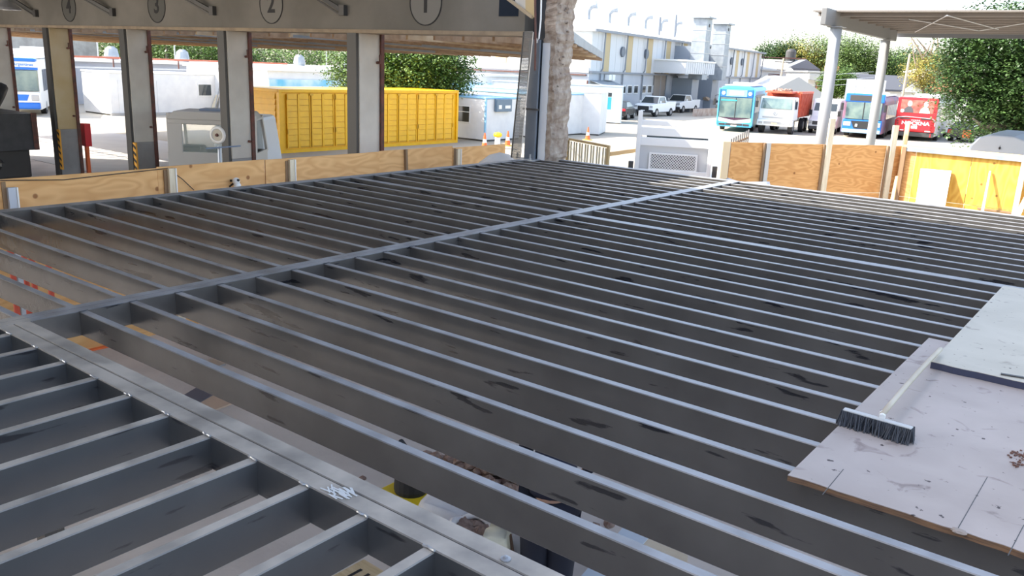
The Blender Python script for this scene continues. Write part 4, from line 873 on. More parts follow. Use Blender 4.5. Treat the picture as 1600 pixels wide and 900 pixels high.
p = PD(405, 215, 25); T = thing('white_vehicle_nose', 'rounded white vehicle bonnet between the number 3 column and the yellow container', 'truck', (p.x, p.y, G), -YAW)
MB().frus(-1.5, .2, 0, 2, .3, -1.4, .0, .25, 1.8, 2.15).build('cab', mat('bluish_white', (.58, .62, .68), .4), T, .12); wheels(T, 2, 1.6, .4, (.7,))
# round reflector dish
p = PD(340, 211, 19.2); T = thing('round_dish', 'white round dish on a stand in front of the truck cab', 'dish', (p.x, p.y, p.z), -YAW)
T.rotation_euler = (math.pi / 2, 0, -YAW - .25)
MB().lathe([(.20, -.02), (.205, 0), (.14, .03), (.13, -.02)], n=28).build('rim', M_WHT, T, smooth=True); MB().lathe([(.13, .0), (.125, .02)], n=24).build('inner_face', mat('dish_cream', (.5, .46, .38), .6), T); MB().lathe([(.04, .02), (.03, .06)], n=12).build('hub', M_RUST, T)
tag(MB().bar(PD(322, 232, 19.2), PD(376, 228, 19.2), .03).build('blue_rod', mat('rod_blue', (.15, .22, .35), .5)), 'thin blue rod lying across under the round dish', 'rod')
tag(MB().tube([PD(343, 229, 19.3), PD(345, 300, 19.3)], .05, 10).build('dish_stand', M_CHR), 'grey stand below the round dish by the truck cab', 'stand')
# ---------- dark skip at the far left
p = YP(45, 192, 11.0); T = thing('dark_skip', 'black steel skip with a tyre on top at the far left edge', 'skip', (p.x, 11.0, G))
MB().frus(-3.3, .02, -1.0, .2, 1.25 - .3, -3.3, -.02, -1.0, .2, 2.0).build('bin', mat('skip_black', (.028, .03, .034), .5, col2=(.05, .05, .055), scale=3), T, .01)
MB().box(-.03, .035, .08, .22, .95, 2.02).build('rusty_edge', M_RUST, T); MB().box(-3.3, -.35, -.9, .1, .1, .95).build('engine_block', M_DRK, T, .05)
for (x, z, a) in ((-.6, .75, .18), (-.4, .5, .14), (-.9, .6, .2), (-.25, .62, .08)): MB().blob((x, -.8, z), a, 2, .25, 1.3, .8, .9, 3).build('hose_fitting', M_BLK, T)
MB().box(-.2, .12, -.9, -.8, .52, .62).build('hook', M_DRK, T); MB().box(-.62, -.4, -1.0, -.9, .52, .62).build('cloth_scrap', M_CRM, T)
o = thing('tyre', 'worn tyre resting on the black skip at the far left', 'tyre', (p.x - .75, 10.5, G + 2.0)); 
mb = MB(); n_ = 28
for k in range(n_):
    a0, a1 = 2 * math.pi * k / n_, 2 * math.pi * (k + 1) / n_
mb.lathe([(.27, -.13), (.40, -.14), (.46, -.07), (.46, .07), (.40, .14), (.27, .13), (.27, -.13)], (0, 0, 0), 32); t_ = mb.build('tread', M_BLK, o, smooth=True); t_.rotation_euler = (math.radians(62), 0, math.radians(-30)); t_.location = (0, 0, .42)
# red hydrant box and stake at bay 4
p = YP(128, 200, 12.7); T = thing('red_box', 'red fire box on an orange post outside the number 4 bay', 'fire box', (p.x, 12.8, G)); MB().box(-.14, .16, -.1, .1, .95, 1.65).build('cabinet', M_RED, T, .01); MB().box(-.05, .05, -.05, .05, 0, .95).build('post', M_ORG, T)

# ================================================================== BUILDINGS
def zp(x, y): p = Z(x, y, G); return p
# --- yellow container
c0, c1 = Vector((-29.2, 21.9, 0)), Vector((-29.0, 32.8, 0))
T = thing('yellow_container', 'bright yellow storage container with double doors behind the bays', 'container', (c0.x, c0.y, G), -math.atan2(c1.x - c0.x, c1.y - c0.y)); L_ = 10.9; hh = 2.62
MB().box(-2.6, -.04, .04, L_ - .04, .12, hh - .1).build('shell', M_YEL, T)
MB().box(-2.64, .03, 0, L_, hh - .14, hh).build('top_frame', M_YEL, T, .02); MB().box(-2.64, .03, 0, L_, 0, .14).build('bottom_frame', M_YEL, T)
for y in (0.06, L_ - .06):
    for x in (-2.58, -.02): MB().box(x - .06, x + .06, y - .06, y + .06, 0, hh).build('corner_post', M_YEL, T)
nD = 4; dw = (L_ - .7) / nD
for i in range(nD):
    y0 = .35 + i * dw
    for j in (0, 1):
        ya = y0 + j * dw / 2 + .03; yb = ya + dw / 2 - .06
        d = MB().box(-.04, 0, ya, yb, .2, hh - .2).build('door', M_YEL2, T)
        for q in (0, 1):
            u0 = ya + .06 + q * (yb - ya) / 2; u1 = u0 + (yb - ya) / 2 - .14
            for k in range(9): MB().frus(0, .03, u0, u1, .26 + k * .245, 0, .012, u0, u1, .26 + k * .245 + .225).build('ridge', M_YEL, d)
        for yy, ww in ((ya, .06), ((ya + yb) / 2 - .05, .10), (yb - .06, .06)): MB().box(0, .035, yy, yy + ww, .2, hh - .2).build('stile', M_YEL, d)
    MB().tube([(.06, y0 + dw / 2, .2), (.06, y0 + dw / 2, hh - .2)], .018, 6).build('lock_rod', M_YEL2, T); MB().box(.03, .09, y0 + dw / 2 - .09, y0 + dw / 2 + .09, hh - .25, hh - .17).build('lock_cap', M_YEL2, T)
    for z in (.8, 2.2):
        for yy in (y0 + .03, y0 + dw - .08): MB().box(.0, .06, yy, yy + .05, z, z + .2).build('hinge', M_YEL2, T)
for k in range(9): MB().frus(-2.4, -.25, -.02, .03, .26 + k * .245, -2.4, -.25, .02, .03, .26 + k * .245 + .22).build('end_ridge', M_YEL, T)
MB().box(-2.0, -1.9, -.04, .0, .2, hh - .2).build('end_post', M_YEL, T)
# --- white site cabins
def cabin(label, a, b, dep, h, m=M_OFF, side=1, wins=(), trim=None, door=None, name='site_cabin'):
    """a,b: ground points of the face towards us (left to right); body goes away from us"""
    a = Vector((a.x, a.y, G)); d = Vector((b.x - a.x, b.y - a.y, 0)); W = d.length; T = thing(name, label, 'cabin', tuple(a), math.atan2(d.y, d.x))
    MB().box(0, W, 0, dep, .08, h).build('shell', m, T, .02); MB().box(-.04, W + .04, -.04, dep + .04, h, h + .09).build('roof_lip', trim or M_WHT, T, .02); MB().box(.05, W - .05, .05, dep, 0, .1).build('skid', M_DRK, T)
    if trim:
        for x in (0, W): MB().box(x - .05, x + .05, -.03, .05, .08, h).build('corner_trim', trim, T)
    for (x0, x1, z0, z1) in wins:
        f = MB().box(x0 - .05, x1 + .05, -.03, .01, z0 - .05, z1 + .05).build('window_frame', M_WHT, T); MB().box(x0, x1, -.04, -.02, z0, z1).build('pane', M_GLS, f); MB().box(x0, x1, -.05, -.03, (z0 + z1) / 2 + .1, (z0 + z1) / 2 + .14).build('glazing_bar', M_WHT, f)
    if door: f = MB().box(door[0], door[1], -.03, .01, .1, 2.05).build('door', M_WHT, T); MB().box(door[1] - .12, door[1] - .06, -.06, -.03, 1.0, 1.1).build('handle', M_BLK, f)
    return T
# cabin at bay 4: corner at (172,..)
def axis_cabin(label, cx, cy_, lx, ly, h, **k):      # corner nearest to us = (+x,-y) corner
    T = cabin(label, Vector((cx - lx, cy_, 0)), Vector((cx, cy_, 0)), ly, h, **k); return T
def side_win(T, W, y0, y1, z0, z1, m=M_GLS):
    f = MB().box(W - .01, W + .03, y0 - .05, y1 + .05, z0 - .05, z1 + .05).build('window_frame', M_WHT, T); MB().box(W + .02, W + .04, y0, y1, z0, z1).build('pane', m, f)
p = zp(175, 181)
T = axis_cabin('plain white site cabin seen through the number 4 bay', p.x, p.y, 3.4, 12.5, 2.5); side_win(T, 3.4, 1.6, 2.4, 1.2, 1.9); side_win(T, 3.4, 5.9, 6.8, 1.2, 1.9)
f = MB().box(3.39, 3.43, .5, 1.3, .1, 2.1).build('door', M_OFF, T); f = MB().box(3.39, 3.43, 3.0, 3.9, .1, 2.1).build('door', M_OFF, T)
MB().box(3.3, 3.5, -.05, 12.5, 0, .16).build('base_rail', M_CHR, T)
p = zp(757, 221.5); T = axis_cabin('white site cabin with light blue trim right of the yellow container', p.x, p.y, 6.0, 3.0, 2.2, trim=mat('trim_blue', (.25, .48, .66), .5), wins=((3.2, 4.9, .95, 1.75),)); 
a = MB().box(6.02, 6.2, .7, 2.0, 1.55, 2.2).build('air_conditioner', mat('ac_dark', (.12, .18, .24), .4), T, .02); MB().box(6.2, 6.215, .85, 1.1, 1.7, 1.9).build('white_label', M_WHT, a); MB().box(6.2, 6.215, 1.4, 1.85, 1.72, 1.88).build('white_label', M_WHT, a)
p = zp(800, 216); T = axis_cabin('white cabin with a dark glazed door behind the blue trimmed cabin', p.x + .4, p.y + 1.2, 7, 6.4, 2.4, trim=MATS['trim_blue']); side_win(T, 7, .4, 2.6, .6, 2.1, mat('green_glass', (.10, .14, .12), .15))
p = zp(905, 217); T = axis_cabin('white cabin with a tall narrow window right of the torn wall end', p.x, p.y, 8, 3.0, 2.55, wins=((6.1, 6.75, 1.05, 2.1),)); T.rotation_euler.z = math.radians(24)
p = zp(938, 199); T = axis_cabin('blue white cabin with a bright blue window in front of the warehouse', p.x, p.y, 10, 3.5, 2.7, m=mat('cabin_blue_white', (.58, .63, .70), .5), trim=mat('trim_grey', (.35, .42, .48), .5)); T.rotation_euler.z = math.radians(30)
f = MB().box(8.5, 9.25, -.04, .0, 1.0, 2.35).build('window_frame', M_WHT, T); MB().box(8.55, 9.2, -.06, -.03, 1.05, 1.95).build('pane', mat('sky_blue_pane', (.05, .38, .62), .2), f); MB().box(8.55, 9.2, -.06, -.03, 2.0, 2.3).build('pane', M_GLS, f)
# low workshops behind the cabins (left of centre)
def block(name, label, cat, x0, x1, y0, y1, z1, m, roofm=None, over=.2, z0=G):
    T = thing(name, label, cat, (0, 0, 0)); MB().box(x0, x1, y0, y1, z0, z1).build('walls', m, T); MB().box(x0 - over, x1 + over, y0 - over, y1 + over, z1, z1 + .15).build('roof', roofm or M_WHT, T); return T
bg_ = mat('bluish_wall', (.30, .33, .38), .8, col2=(.36, .38, .42), scale=.5)
T = block('low_workshop', 'long grey workshop with a white roof behind the site cabins', 'building', -78, -62, 28, 62, .55, bg_)
for i in range(5): MB().lathe([(.5, 0), (.55, .3), (.45, .8), (.2, 1.0)], (-66, 34 + i * 6, .7), 14).build('roof_vent', M_GAL, T)
for y in (31, 37, 44, 52): MB().tube([(-62.1, y, .6), (-62.1, y, 2.6)], .06, 6).build('stack_pipe', M_CHR, T)
for i in range(6): f = MB().box(-62.04, -61.96, 30 + i * 5, 32 + i * 5, -1.2, -.1).build('window', M_GLS, T)
T = block('white_workshop', 'white roofed low building above the yellow container at left', 'building', -54, -45, 33, 60, .62, M_OFF)
MB().box(-45.02, -44.9, 33, 60, -.4, .1).build('sign_band', mat('mural_blue', (.12, .45, .65), .5, col2=(.7, .8, .85), scale=.6), T)
for i in range(4): MB().box(-45.0, -44.93, 35 + i * 4, 36.4 + i * 4, -1.8, -.6).build('window', M_GLS, T)
p = zp(310, 175); T = thing('scrap_pile', 'boards, ladder and junk leaning outside the white roofed building', 'junk pile', tuple(p))
for i in range(9): MB().bar((i * .45 - 1.5, -.2 - .1 * (i % 3), 0), (i * .45 - 1.5 + random.uniform(-.3, .3), .35, random.uniform(1.0, 2.0)), random.uniform(.1, .4), .04).build('board', [M_LUM, M_CHR, M_RUST, M_WHT][i % 4], T)
for s in (0, .4): MB().bar((2.6 + s, -.5, 0), (2.5 + s, .3, 2.6), .05).build('ladder_rail', M_CHR, T)
for k in range(8): MB().bar((2.6, -.45 + k * .09, .3 + k * .28), (3.0, -.45 + k * .09, .3 + k * .28), .03).build('rung', M_CHR, T)
# high concrete wall & red gantry at far left
struct(MB().box(-92, -90, 12, 45, G, 3.9).build('wall_boundary', M_CON))
T = thing('red_gantry', 'red steel gantry frame crossing the yard behind the blue bus', 'gantry')
for (x, y) in ((-60, 24),): MB().box(x - .15, x + .15, y - .15, y + .15, G, 2.2).build('post', mat('gantry_red', (.50, .16, .10), .6), T)
MB().bar((-60, 24, .9), (-60, 46, .9), .1, .14).build('beam', MATS['gantry_red'], T); MB().bar((-60, 24, .2), (-60, 46, .2), .1, .1).build('rail', M_CHR, T)
for y in (26, 31, 36, 41): MB().bar((-60, y, .2), (-60, y, .9), .08).build('brace', M_RUST, T)
struct(MB().box(-80, -78.5, 14, 50, G, .35).build('wall_low', bg_))
# --- warehouse
cA = Vector((-40.2, 62.2)); dirL = Vector((-7.8, 56.6)).normalized(); Lw = 57.2; EV = 4.76; RL = 1.35
T = thing('striped_warehouse', 'long white warehouse with vertical tan stripes and rooftop vents at centre right', 'warehouse', (cA.x, cA.y, 0), math.atan2(dirL.y, dirL.x))  # local x runs along the long face, local y away behind it
ww = mat('warehouse_white', (.56, .57, .58), .6); ws = mat('warehouse_tan', (.46, .36, .20), .6); wb = mat('warehouse_base', (.40, .42, .46), .7, col2=(.46, .48, .51), scale=.4); wr = mat('warehouse_roof', (.72, .72, .72), .5); grl = mat('gutter_grey', (.20, .22, .25), .5)
BW = 22.0
MB().box(0, Lw, 0, BW, G, RL).build('lower_wall', wb, T)
nP = 44; pwid = Lw / nP
for i in range(nP): MB().frus(i * pwid + .02, (i + 1) * pwid - .02, -.10, BW * .5, RL, i * pwid + .02, (i + 1) * pwid - .02, -.10, BW * .5, EV).build('cladding_panel', ws if i % 4 == 2 else ww, T)
MB().box(0, Lw, -.02, BW, RL, EV).build('upper_wall', ww, T)
mb = MB(); mb.prism([(-.5, EV), (BW / 2, EV + 2.6), (BW + .5, EV), (BW + .5, EV - .1), (-.5, EV - .1)], -.4, Lw + .4, 'x'); mb.build('roof', wr, T)
MB().box(-.4, Lw + .4, -.62, -.45, EV - .12, EV + .10).build('gutter', grl, T); MB().box(0, Lw, -.2, -.05, RL - .12, RL + .05).build('rail', grl, T)
for i in range(12):
    x = 2.2 + i * 5.0; mb = MB(); mb.tube([(x, -.35, EV), (x, -.28, RL + .3), (x, -.12, RL), (x, -.12, G)], .07, 8); mb.build('downpipe', grl, T)
for i in range(18):
    x = 2.0 + i * 1.55 + (i // 3) * .5
    if x > 33: break
    f = MB().box(x, x + 1.05, -.08, .02, -.55, .25).build('window', M_WHT, T); MB().box(x + .08, x + .97, -.1, -.06, -.47, .17).build('pane', M_GLS, f)
for x in (6.6, 12.5, 21.5): MB().disc_y(x, -.28, -.05, 3.2, .45, 20).build('wall_fan', mat('fan_grey', (.12, .14, .17), .5), T)
for x in (42, 47): MB().disc_y(x, -.28, -.05, 3.3, .45, 20).build('wall_fan', MATS['fan_grey'], T)
for x in (3.2, 4.0): MB().box(x, x + .6, -.5, -.05, .65, 1.15).build('air_conditioner', M_WHT, T, .03)
mb = MB(); mb.hexa([Vector(q) for q in ((.3, -1.6, .15), (4.6, -1.6, .15), (4.6, 0, .6), (.3, 0, .6), (.3, -1.6, .2), (4.6, -1.6, .2), (4.6, 0, .65), (.3, 0, .65))]); mb.build('small_awning', M_GAL, T)
for x in (5.4, 13.6): MB().box(x, x + .9, -.06, .02, G, -.9).build('door', grl, T)
# gable end details (left)
MB().box(-.12, 0, 0, BW, RL - .1, RL + .35).build('end_rail', M_WHT, T); MB().box(-.2, -.02, 0.2, BW, RL - .35, RL - .25).build('rust_pipe', M_RUST, T)
for k in (3.4, 8.2, 14): MB().box(-.06, .0, k, k + 1.2, RL + .4, EV - .2).build('end_stripe', ws, T)
for k in (2.0, 6.0): f = MB().box(-.08, 0, k, k + 1.5, -.6, .3).build('window', M_DRK, T)
for k in range(3): MB().box(-.5, -.05, 4.5 + k * 2.6, 5.3 + k * 2.6, -.2, .45).build('air_conditioner', M_WHT, T, .03)
f = MB().box(-.08, 0, 3.4, 4.5, RL + .6, RL + 1.6).build('window', mat('green_pane', (.12, .22, .10), .3), T)
mb = MB(); mb.prism([(.02, .6), (.12, .6), (.12, -.6), (.02, -.6)], -.1, 0, 'x'); mb.build('corner_strip', M_RUST, T)
# loading porch
MB().box(15.2, 17.8, -2.6, 0, .6 + RL, RL + .5).build('porch_blank', ww, T)
MB().box(15.0, 24.5, -3.4, -.1, RL + .15, RL + 1.35).build('porch_hood', ww, T); MB().box(14.9, 24.6, -3.5, -.1, RL + 1.35, RL + 1.5).build('porch_cap', M_WHT, T)
for i in range(14): MB().box(15.1 + i * .68, 15.6 + i * .68, -3.44, -3.4, RL + .2, RL + 1.3).build('hood_rib', ww, T)
MB().box(15.4, 18.6, -.15, -.02, G, RL + .1).build('loading_door', mat('door_brown', (.22, .19, .17), .7), T); MB().box(18.8, 21, -.2, -.1, G, RL).build('sliding_door', bg_, T)
# two ducts
for x in (20.5, 27.5):
    d = MB().box(x, x + 1.7, -3.4, -1.9, RL - .4, 7.1 if x < 25 else 6.9).build('duct', M_GAL, T, .03)
    MB().frus(x - .4, x + 2.1, -3.7, -1.6, (7.1 if x < 25 else 6.9), x - .4, x + 2.1, -3.7, -1.6, (7.25 if x < 25 else 7.05)).build('duct_cap', M_GAL, d)
    for z in (2.4, 3.6, 4.8, 5.9): MB().box(x - .03, x + 1.73, -3.43, -1.87, z, z + .06).build('flange', M_CHR, d)
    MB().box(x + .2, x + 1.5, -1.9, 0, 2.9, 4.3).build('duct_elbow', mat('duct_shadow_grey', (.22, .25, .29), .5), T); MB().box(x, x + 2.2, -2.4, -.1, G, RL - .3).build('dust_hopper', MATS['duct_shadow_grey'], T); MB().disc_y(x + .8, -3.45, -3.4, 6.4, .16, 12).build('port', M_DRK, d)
MB().box(19.2, 30, -1.6, -.2, G, -1.3).build('dock', bg_, T)
# roof vents
for i in range(9):
    x = -2 + i * 5.2; z = EV + 2.6 * .62; y = BW / 2 * .62
    if i == 0: x = .6
    v = MB().tube([(x, y, z), (x, y, z + 1.0)], .22, 10).build('roof_vent', M_GAL, T); mb = MB(); mb.tube([(x, y, z + .95), (x + .1, y - .25, z + 1.35), (x + .25, y - .75, z + 1.5)], [.22, .32, .42], 10); mb.build('cowl', M_GAL, v)
for x, h in ((22.5, 2.0), (27.5, 2.6)): MB().tube([(x, 2.5, EV + .5), (x, 2.5, EV + h + .5)], .16, 8).build('flue', grl, T)
mb = MB(); mb.bar((55.5, -.5, 4.2), (58, -6, 4.2), .2, .15); mb.build('bracket', M_RUST, T)
# rubble and broken slabs by the warehouse
p = zp(1092, 170); T = thing('slab_heap', 'heap of broken concrete slabs and dark scrap in front of the loading dock', 'rubble', tuple(p)); rnd = random.Random(31)
for i in range(46):
    mb = MB(); mb.blob((rnd.gauss(0, 1.3), rnd.gauss(0, 1.0), abs(rnd.gauss(.55, .45))), rnd.uniform(.25, .6), 1, .3, 1, 1, .55, i); mb.build('lump', mat('slab_tan', (.42, .31, .22), .9) if i % 3 else M_DRK, T)
mb = MB(); a, b = zp(1084, 182), zp(1118, 180); mb.bar(a + Vector((0, 0, .35)), b + Vector((0, 0, .35)), .3, .7); tag(mb.build('masonry_kerb', mat('kerb_brown', (.36, .26, .21), .9, col2=(.5, .42, .36), scale=2)), 'low brown masonry kerb in front of the slab heap', 'kerb')

# --- houses beyond
def house(label, px0, px1, D, ztop, rise, wallm, roofm, dep=9, ridge='x', az=None, name='house'):
    a, b = PD(*px0, D), PD(*px1, D); d = Vector((b.x - a.x, b.y - a.y, 0)); W = d.length
    T = thing(name, label, 'house', (a.x, a.y, G), math.atan2(d.y, d.x)); h = ztop - G
    MB().box(0, W, 0, dep, 0, h).build('walls', wallm, T)
    mb = MB()
    if ridge == 'y': mb.prism([(-.4, h - .1), (W / 2, h + rise), (W + .4, h - .1), (W + .4, h - .3), (-.4, h - .3)], -.4, dep + .4, 'y')
    elif ridge == 'x': mb.prism([(-.4, h), (dep / 2, h + rise), (dep + .4, h), (dep + .4, h - .2), (-.4, h - .2)], -.4, W + .4, 'x')
    else: mb.prism([(-.3, h), (-.3, h + .15), (W + .3, h + .15 + rise), (W + .3, h + rise)], -.4, dep, 'y')
    mb.build('roof', roofm, T); return T, W, h
tile = mat('terracotta_roof', (.50, .16, .08), .8, col2=(.58, .24, .14), scale=2); dkr = mat('slate_roof', (.075, .078, .09), .7); hw = mat('house_white', (.62, .61, .58), .8, col2=(.70, .68, .65), scale=.8); hg = mat('house_grey', (.16, .17, .19), .85); lgr = mat('pale_roof', (.50, .48, .44), .7)
T, W, h = house('white house with a pale roof and dark grey flank left of the canopy posts', (1187, 118), (1233, 120), 120, 2.6, 1.5, hw, lgr, 10, 'x')
MB().box(W, W + 4.6, 1, 10, 0, h + .4).build('grey_flank', hg, T); f = MB().box(1.2, 2.8, -.08, 0, h - 2.2, h - .6).build('window', M_RUST, T)
mb = MB(); mb.prism([(W + 4.6, h + .3), (W + 2.5, h + 1.6), (W - .2, h + .3)], .9, 10, 'y'); mb.build('grey_gable', hg, T)
t_ = MB().lathe([(.7, 0), (.75, .3), (.75, 1.3), (.5, 1.6), (.2, 1.7)], (W + 1.4, 5, h + 1.4), 16).build('water_tank', M_DRK, T)
T, W, h = house('white house with a red shuttered window between the canopy posts', (1262, 130), (1349, 132), 105, 2.35, .0, hw, lgr, 9, 'flat')
f = MB().box(1.0, 2.1, -.08, 0, h - 2.6, h - 1.1).build('window', M_RUST, T)
for k in range(3): MB().box(1.05 + k * .36, 1.3 + k * .36, -.1, -.06, h - 2.5, h - 1.2).build('pane', mat('red_shutter', (.45, .12, .10), .6), f)
MB().box(-.3, W - 1, -1.2, .0, h - .9, h - .2).build('shade_canopy', lgr, T); MB().box(W - 1.6, W + .02, -.05, .05, 0, h).build('grey_side', hg, T)
MB().box(3.4, 4.8, 3, 4.4, h, h + .9).build('tank_base', tile, T); MB().lathe([(.6, 0), (.65, .3), (.65, 1.2), (.4, 1.5), (.15, 1.6)], (4.1, 3.7, h + .9), 16).build('water_tank', M_DRK, T)
T, W, h = house('low house with a slate roof right of the second canopy post', (1352, 150), (1440, 152), 95, .75, 1.6, hw, dkr, 9, 'x')
mb = MB(); mb.prism([(W - 2.6, h - .2), (W, h + 1.75), (W + .3, h - .2)], -.6, -.35, 'y'); mb.build('gable_trim', hw, T)
T, W, h = house('low house with a terracotta roof behind the thin yellow tree', (1436, 150), (1530, 152), 100, .9, 1.5, hw, tile, 9, 'x')
T, W, h = house('terracotta roofed shed peeking between the second post and the slate roof', (1340, 140), (1372, 141), 110, 1.2, 1.0, tile, tile, 8, 'x')
T, W, h = house('gabled grey tent roof shed behind the red tipper truck', (1192, 160), (1290, 162), 82, -.2, 1.9, hw, mat('tent_roof', (.36, .37, .37), .6), 10, 'y', name='gabled_shed')
T, W, h = house('pale rendered house behind the thin yellow tree', (1452, 120), (1530, 122), 130, 3.4, .4, mat('pale_render', (.75, .70, .64), .8), lgr, 8, 'x')
# parked white roofs behind the buses
for i, (px, az) in enumerate((((1400, 183), 6), ((1440, 178), 6), ((1475, 184), 6))):
    T = bus('white_roofed_bus', ['white roofed bus behind the gap between the blue and red buses', 'white roofed bus directly behind the red bus', 'white roofed bus behind the right side of the red bus'][i], px, az, 10, 2.5, 3.2, mat('bus_offwhite', (.62, .6, .58), .5), M_WHT, 0)
    MB().box(-1.15, 1.15, -.04, .12, 1.4, 2.6).build('windscreen', M_GLS, T, .03)
# poles
for px, D, h, lb in (((1222, 100), 90, 5.2, 'tall thin utility pole in front of the pale roofed house'), ((1418, 96), 70, 4.2, 'leaning wooden pole by the thin yellow tree'), ((1640, 60), 60, 6, 'utility pole outside the right edge of the photo')):
    p = PD(*px, D); o = MB().tube([(p.x, p.y, G), (p.x + .1, p.y, p.z + .6)], .10, 8).build('utility_pole', mat('pole_wood', (.40, .33, .24), .8)); tag(o, lb, 'pole')
    if D == 90: mb = MB(); mb.bar((p.x - .8, p.y, p.z + .2), (p.x + .8, p.y, p.z + .2), .1); mb.bar((p.x - .5, p.y, p.z - .6), (p.x + .5, p.y, p.z - .6), .08); c_ = mb.build('cross_arm', M_DRK, o)
mb = MB(); 
for k in range(3):
    a, b = PD(1190, 108 + k * 7, 80), PD(1365, 112 + k * 9, 88); m_ = a.lerp(b, .5) - Vector((0, 0, .5)); mb.tube([a, a.lerp(m_, .6), m_, m_.lerp(b, .4), b], .02, 5)
stuff(tag(mb.build('overhead_wires', M_CHR), 'sagging overhead wires in front of the houses', 'wires'))

# ================================================================== TREES
def leaf_mat(name, a, b2):
    m = mat(name, a, .5, col2=b2, scale=1.3, lo=.3, hi=.7); bs = m.node_tree.nodes['Principled BSDF']
    bs.inputs['Transmission Weight'].default_value = 0.0; bs.inputs['Subsurface Weight'].default_value = 0.0; return m
def tree(label, base, crowns, n, size, lm, trunk=None, seed=0, name='leafy_tree', branches=()):
    """crowns: list of (centre, radii) ellipsoids; leaves are folded quads gathered in sprigs"""
    rnd = random.Random(seed); T = thing(name, label, 'tree', tuple(base))
    B = Vector(base); bm = bmesh.new(); tot = sum(r[0] * r[1] * r[2] for c, r in crowns) ** 1.0
    for c, r in crowns:
        k = int(n * r[0] * r[1] * r[2] / tot); c = Vector(c) - B; q = 0
        while q < k:
            u = Vector((rnd.gauss(0, 1), rnd.gauss(0, 1), rnd.gauss(0, 1))).normalized(); rad = rnd.uniform(.3, 1.0) ** .5 * (1 + .13 * math.sin(u.x * 7 + seed) + .12 * math.sin(u.z * 9 + u.y * 5))
            s = c + Vector((u.x * r[0], u.y * r[1], u.z * r[2])) * rad
            dr = (u + Vector((rnd.uniform(-.5, .5), rnd.uniform(-.5, .5), rnd.uniform(-.9, .1)))).normalized()
            for j in range(7):                       # a sprig of leaves
                p = s + dr * size * .9 * j + Vector((rnd.uniform(-1, 1), rnd.uniform(-1, 1), rnd.uniform(-1, 1))) * size * .8
                a = Vector((rnd.uniform(-1, 1), rnd.uniform(-1, 1), rnd.uniform(-.7, .4))).normalized() * size * rnd.uniform(.7, 1.3); b = a.cross(Vector((rnd.uniform(-.4, .4), rnd.uniform(-.4, .4), 1))).normalized() * size * .38
                v = [bm.verts.new(p), bm.verts.new(p + a * .5 + b), bm.verts.new(p + a), bm.verts.new(p + a * .5 - b)]; bm.faces.new(v); q += 1
    me = bpy.data.meshes.new('foliage'); bm.to_mesh(me); bm.free(); me.materials.append(lm); o = bpy.data.objects.new('foliage', me); C.objects.link(o); o.parent = T; o['kind'] = 'stuff'
    mb = MB(); top = Vector(crowns[0][0]) - B; tr = trunk or .3
    mb.tube([(0, 0, 0), (top.x * .2, top.y * .2, top.z * .4), (top.x * .7, top.y * .7, top.z * .8), tuple(top)], [tr, tr * .8, tr * .55, tr * .2], 10); mb.build('trunk', mat('bark', (.16, .12, .09), .9, col2=(.26, .21, .16), scale=5, bump=.5), T)
    for c, r in crowns[1:6]:
        mb = MB(); q = Vector(c) - B; mb.tube([(top.x * .3, top.y * .3, top.z * .5), tuple(q * .75 + top * .05), tuple(q)], [tr * .5, tr * .3, tr * .1], 7); mb.build('branch', MATS['bark'], T)
    return T
g1 = leaf_mat('leaf_dark', (.02, .055, .015), (.07, .13, .03)); g2 = leaf_mat('leaf_mid', (.06, .13, .02), (.16, .24, .05)); g3 = leaf_mat('leaf_yellow', (.22, .22, .04), (.40, .33, .08)); g4 = leaf_mat('leaf_far', (.09, .15, .04), (.20, .27, .09))
def P_(x, y, D): return PD(x, y, D)
def gp(x, y, D): p = PD(x, y, D); return (p.x, p.y, G)
# right big tree, in front of the cars, behind the hoarding
D = 40
tree('large dark green leafy tree filling the right edge of the photo', gp(1590, 230, D), [(P_(1590, 115, D), (3.1, 3.0, 2.6)), (P_(1575, 60, D), (2.2, 2.4, 1.6)), (P_(1535, 100, D), (1.4, 1.5, 1.3)), (P_(1550, 160, D), (1.8, 1.6, 1.2)), (P_(1520, 185, D - 1), (.9, 1, .7)), (P_(1640, 150, D), (3, 3, 2.5)), (P_(1500, 75, D), (.7, .8, .6))], 80000, .15, g1, .35, 1)
D = 72
T = tree('thin yellow green tree with bare twigs left of the big dark tree', gp(1446, 160, D), [(P_(1455, 112, D), (1.9, 1.8, 1.0)), (P_(1472, 100, D), (1.4, 1.4, 1.0)), (P_(1440, 122, D), (1.0, 1, .7)), (P_(1465, 138, D), (1.3, 1.2, .7)), (P_(1424, 60, D), (.25, .3, .6)), (P_(1432, 80, D), (.3, .3, .7))], 12000, .15, g3, .22, 2)
for a, b in (((1446, 100), (1420, 52)), ((1448, 98), (1462, 50)), ((1440, 92), (1455, 66)), ((1463, 96), (1464, 48)), ((1452, 88), (1432, 60))): p, q = P_(*a, D) - T.location, P_(*b, D) - T.location; mb = MB(); mb.tube([p, p.lerp(q, .5) + Vector((.1, 0, 0)), q], [.12, .08, .03], 6); mb.build('bare_branch', MATS['bark'], T)
D = 34
tree('bushy bright green tree behind the right end of the yellow container', gp(640, 150, 46), [(P_(635, 110, 46), (2.9, 2.6, 1.55)), (P_(572, 112, 46), (1.6, 1.6, 1.3)), (P_(690, 112, 46), (1.6, 1.6, 1.2)), (P_(540, 105, 46), (.8, .9, .9)), (P_(605, 92, 46), (2, 1.8, 1.1)), (P_(672, 98, 46), (1.9, 1.8, 1.0))], 52000, .15, g2, .3, 3)
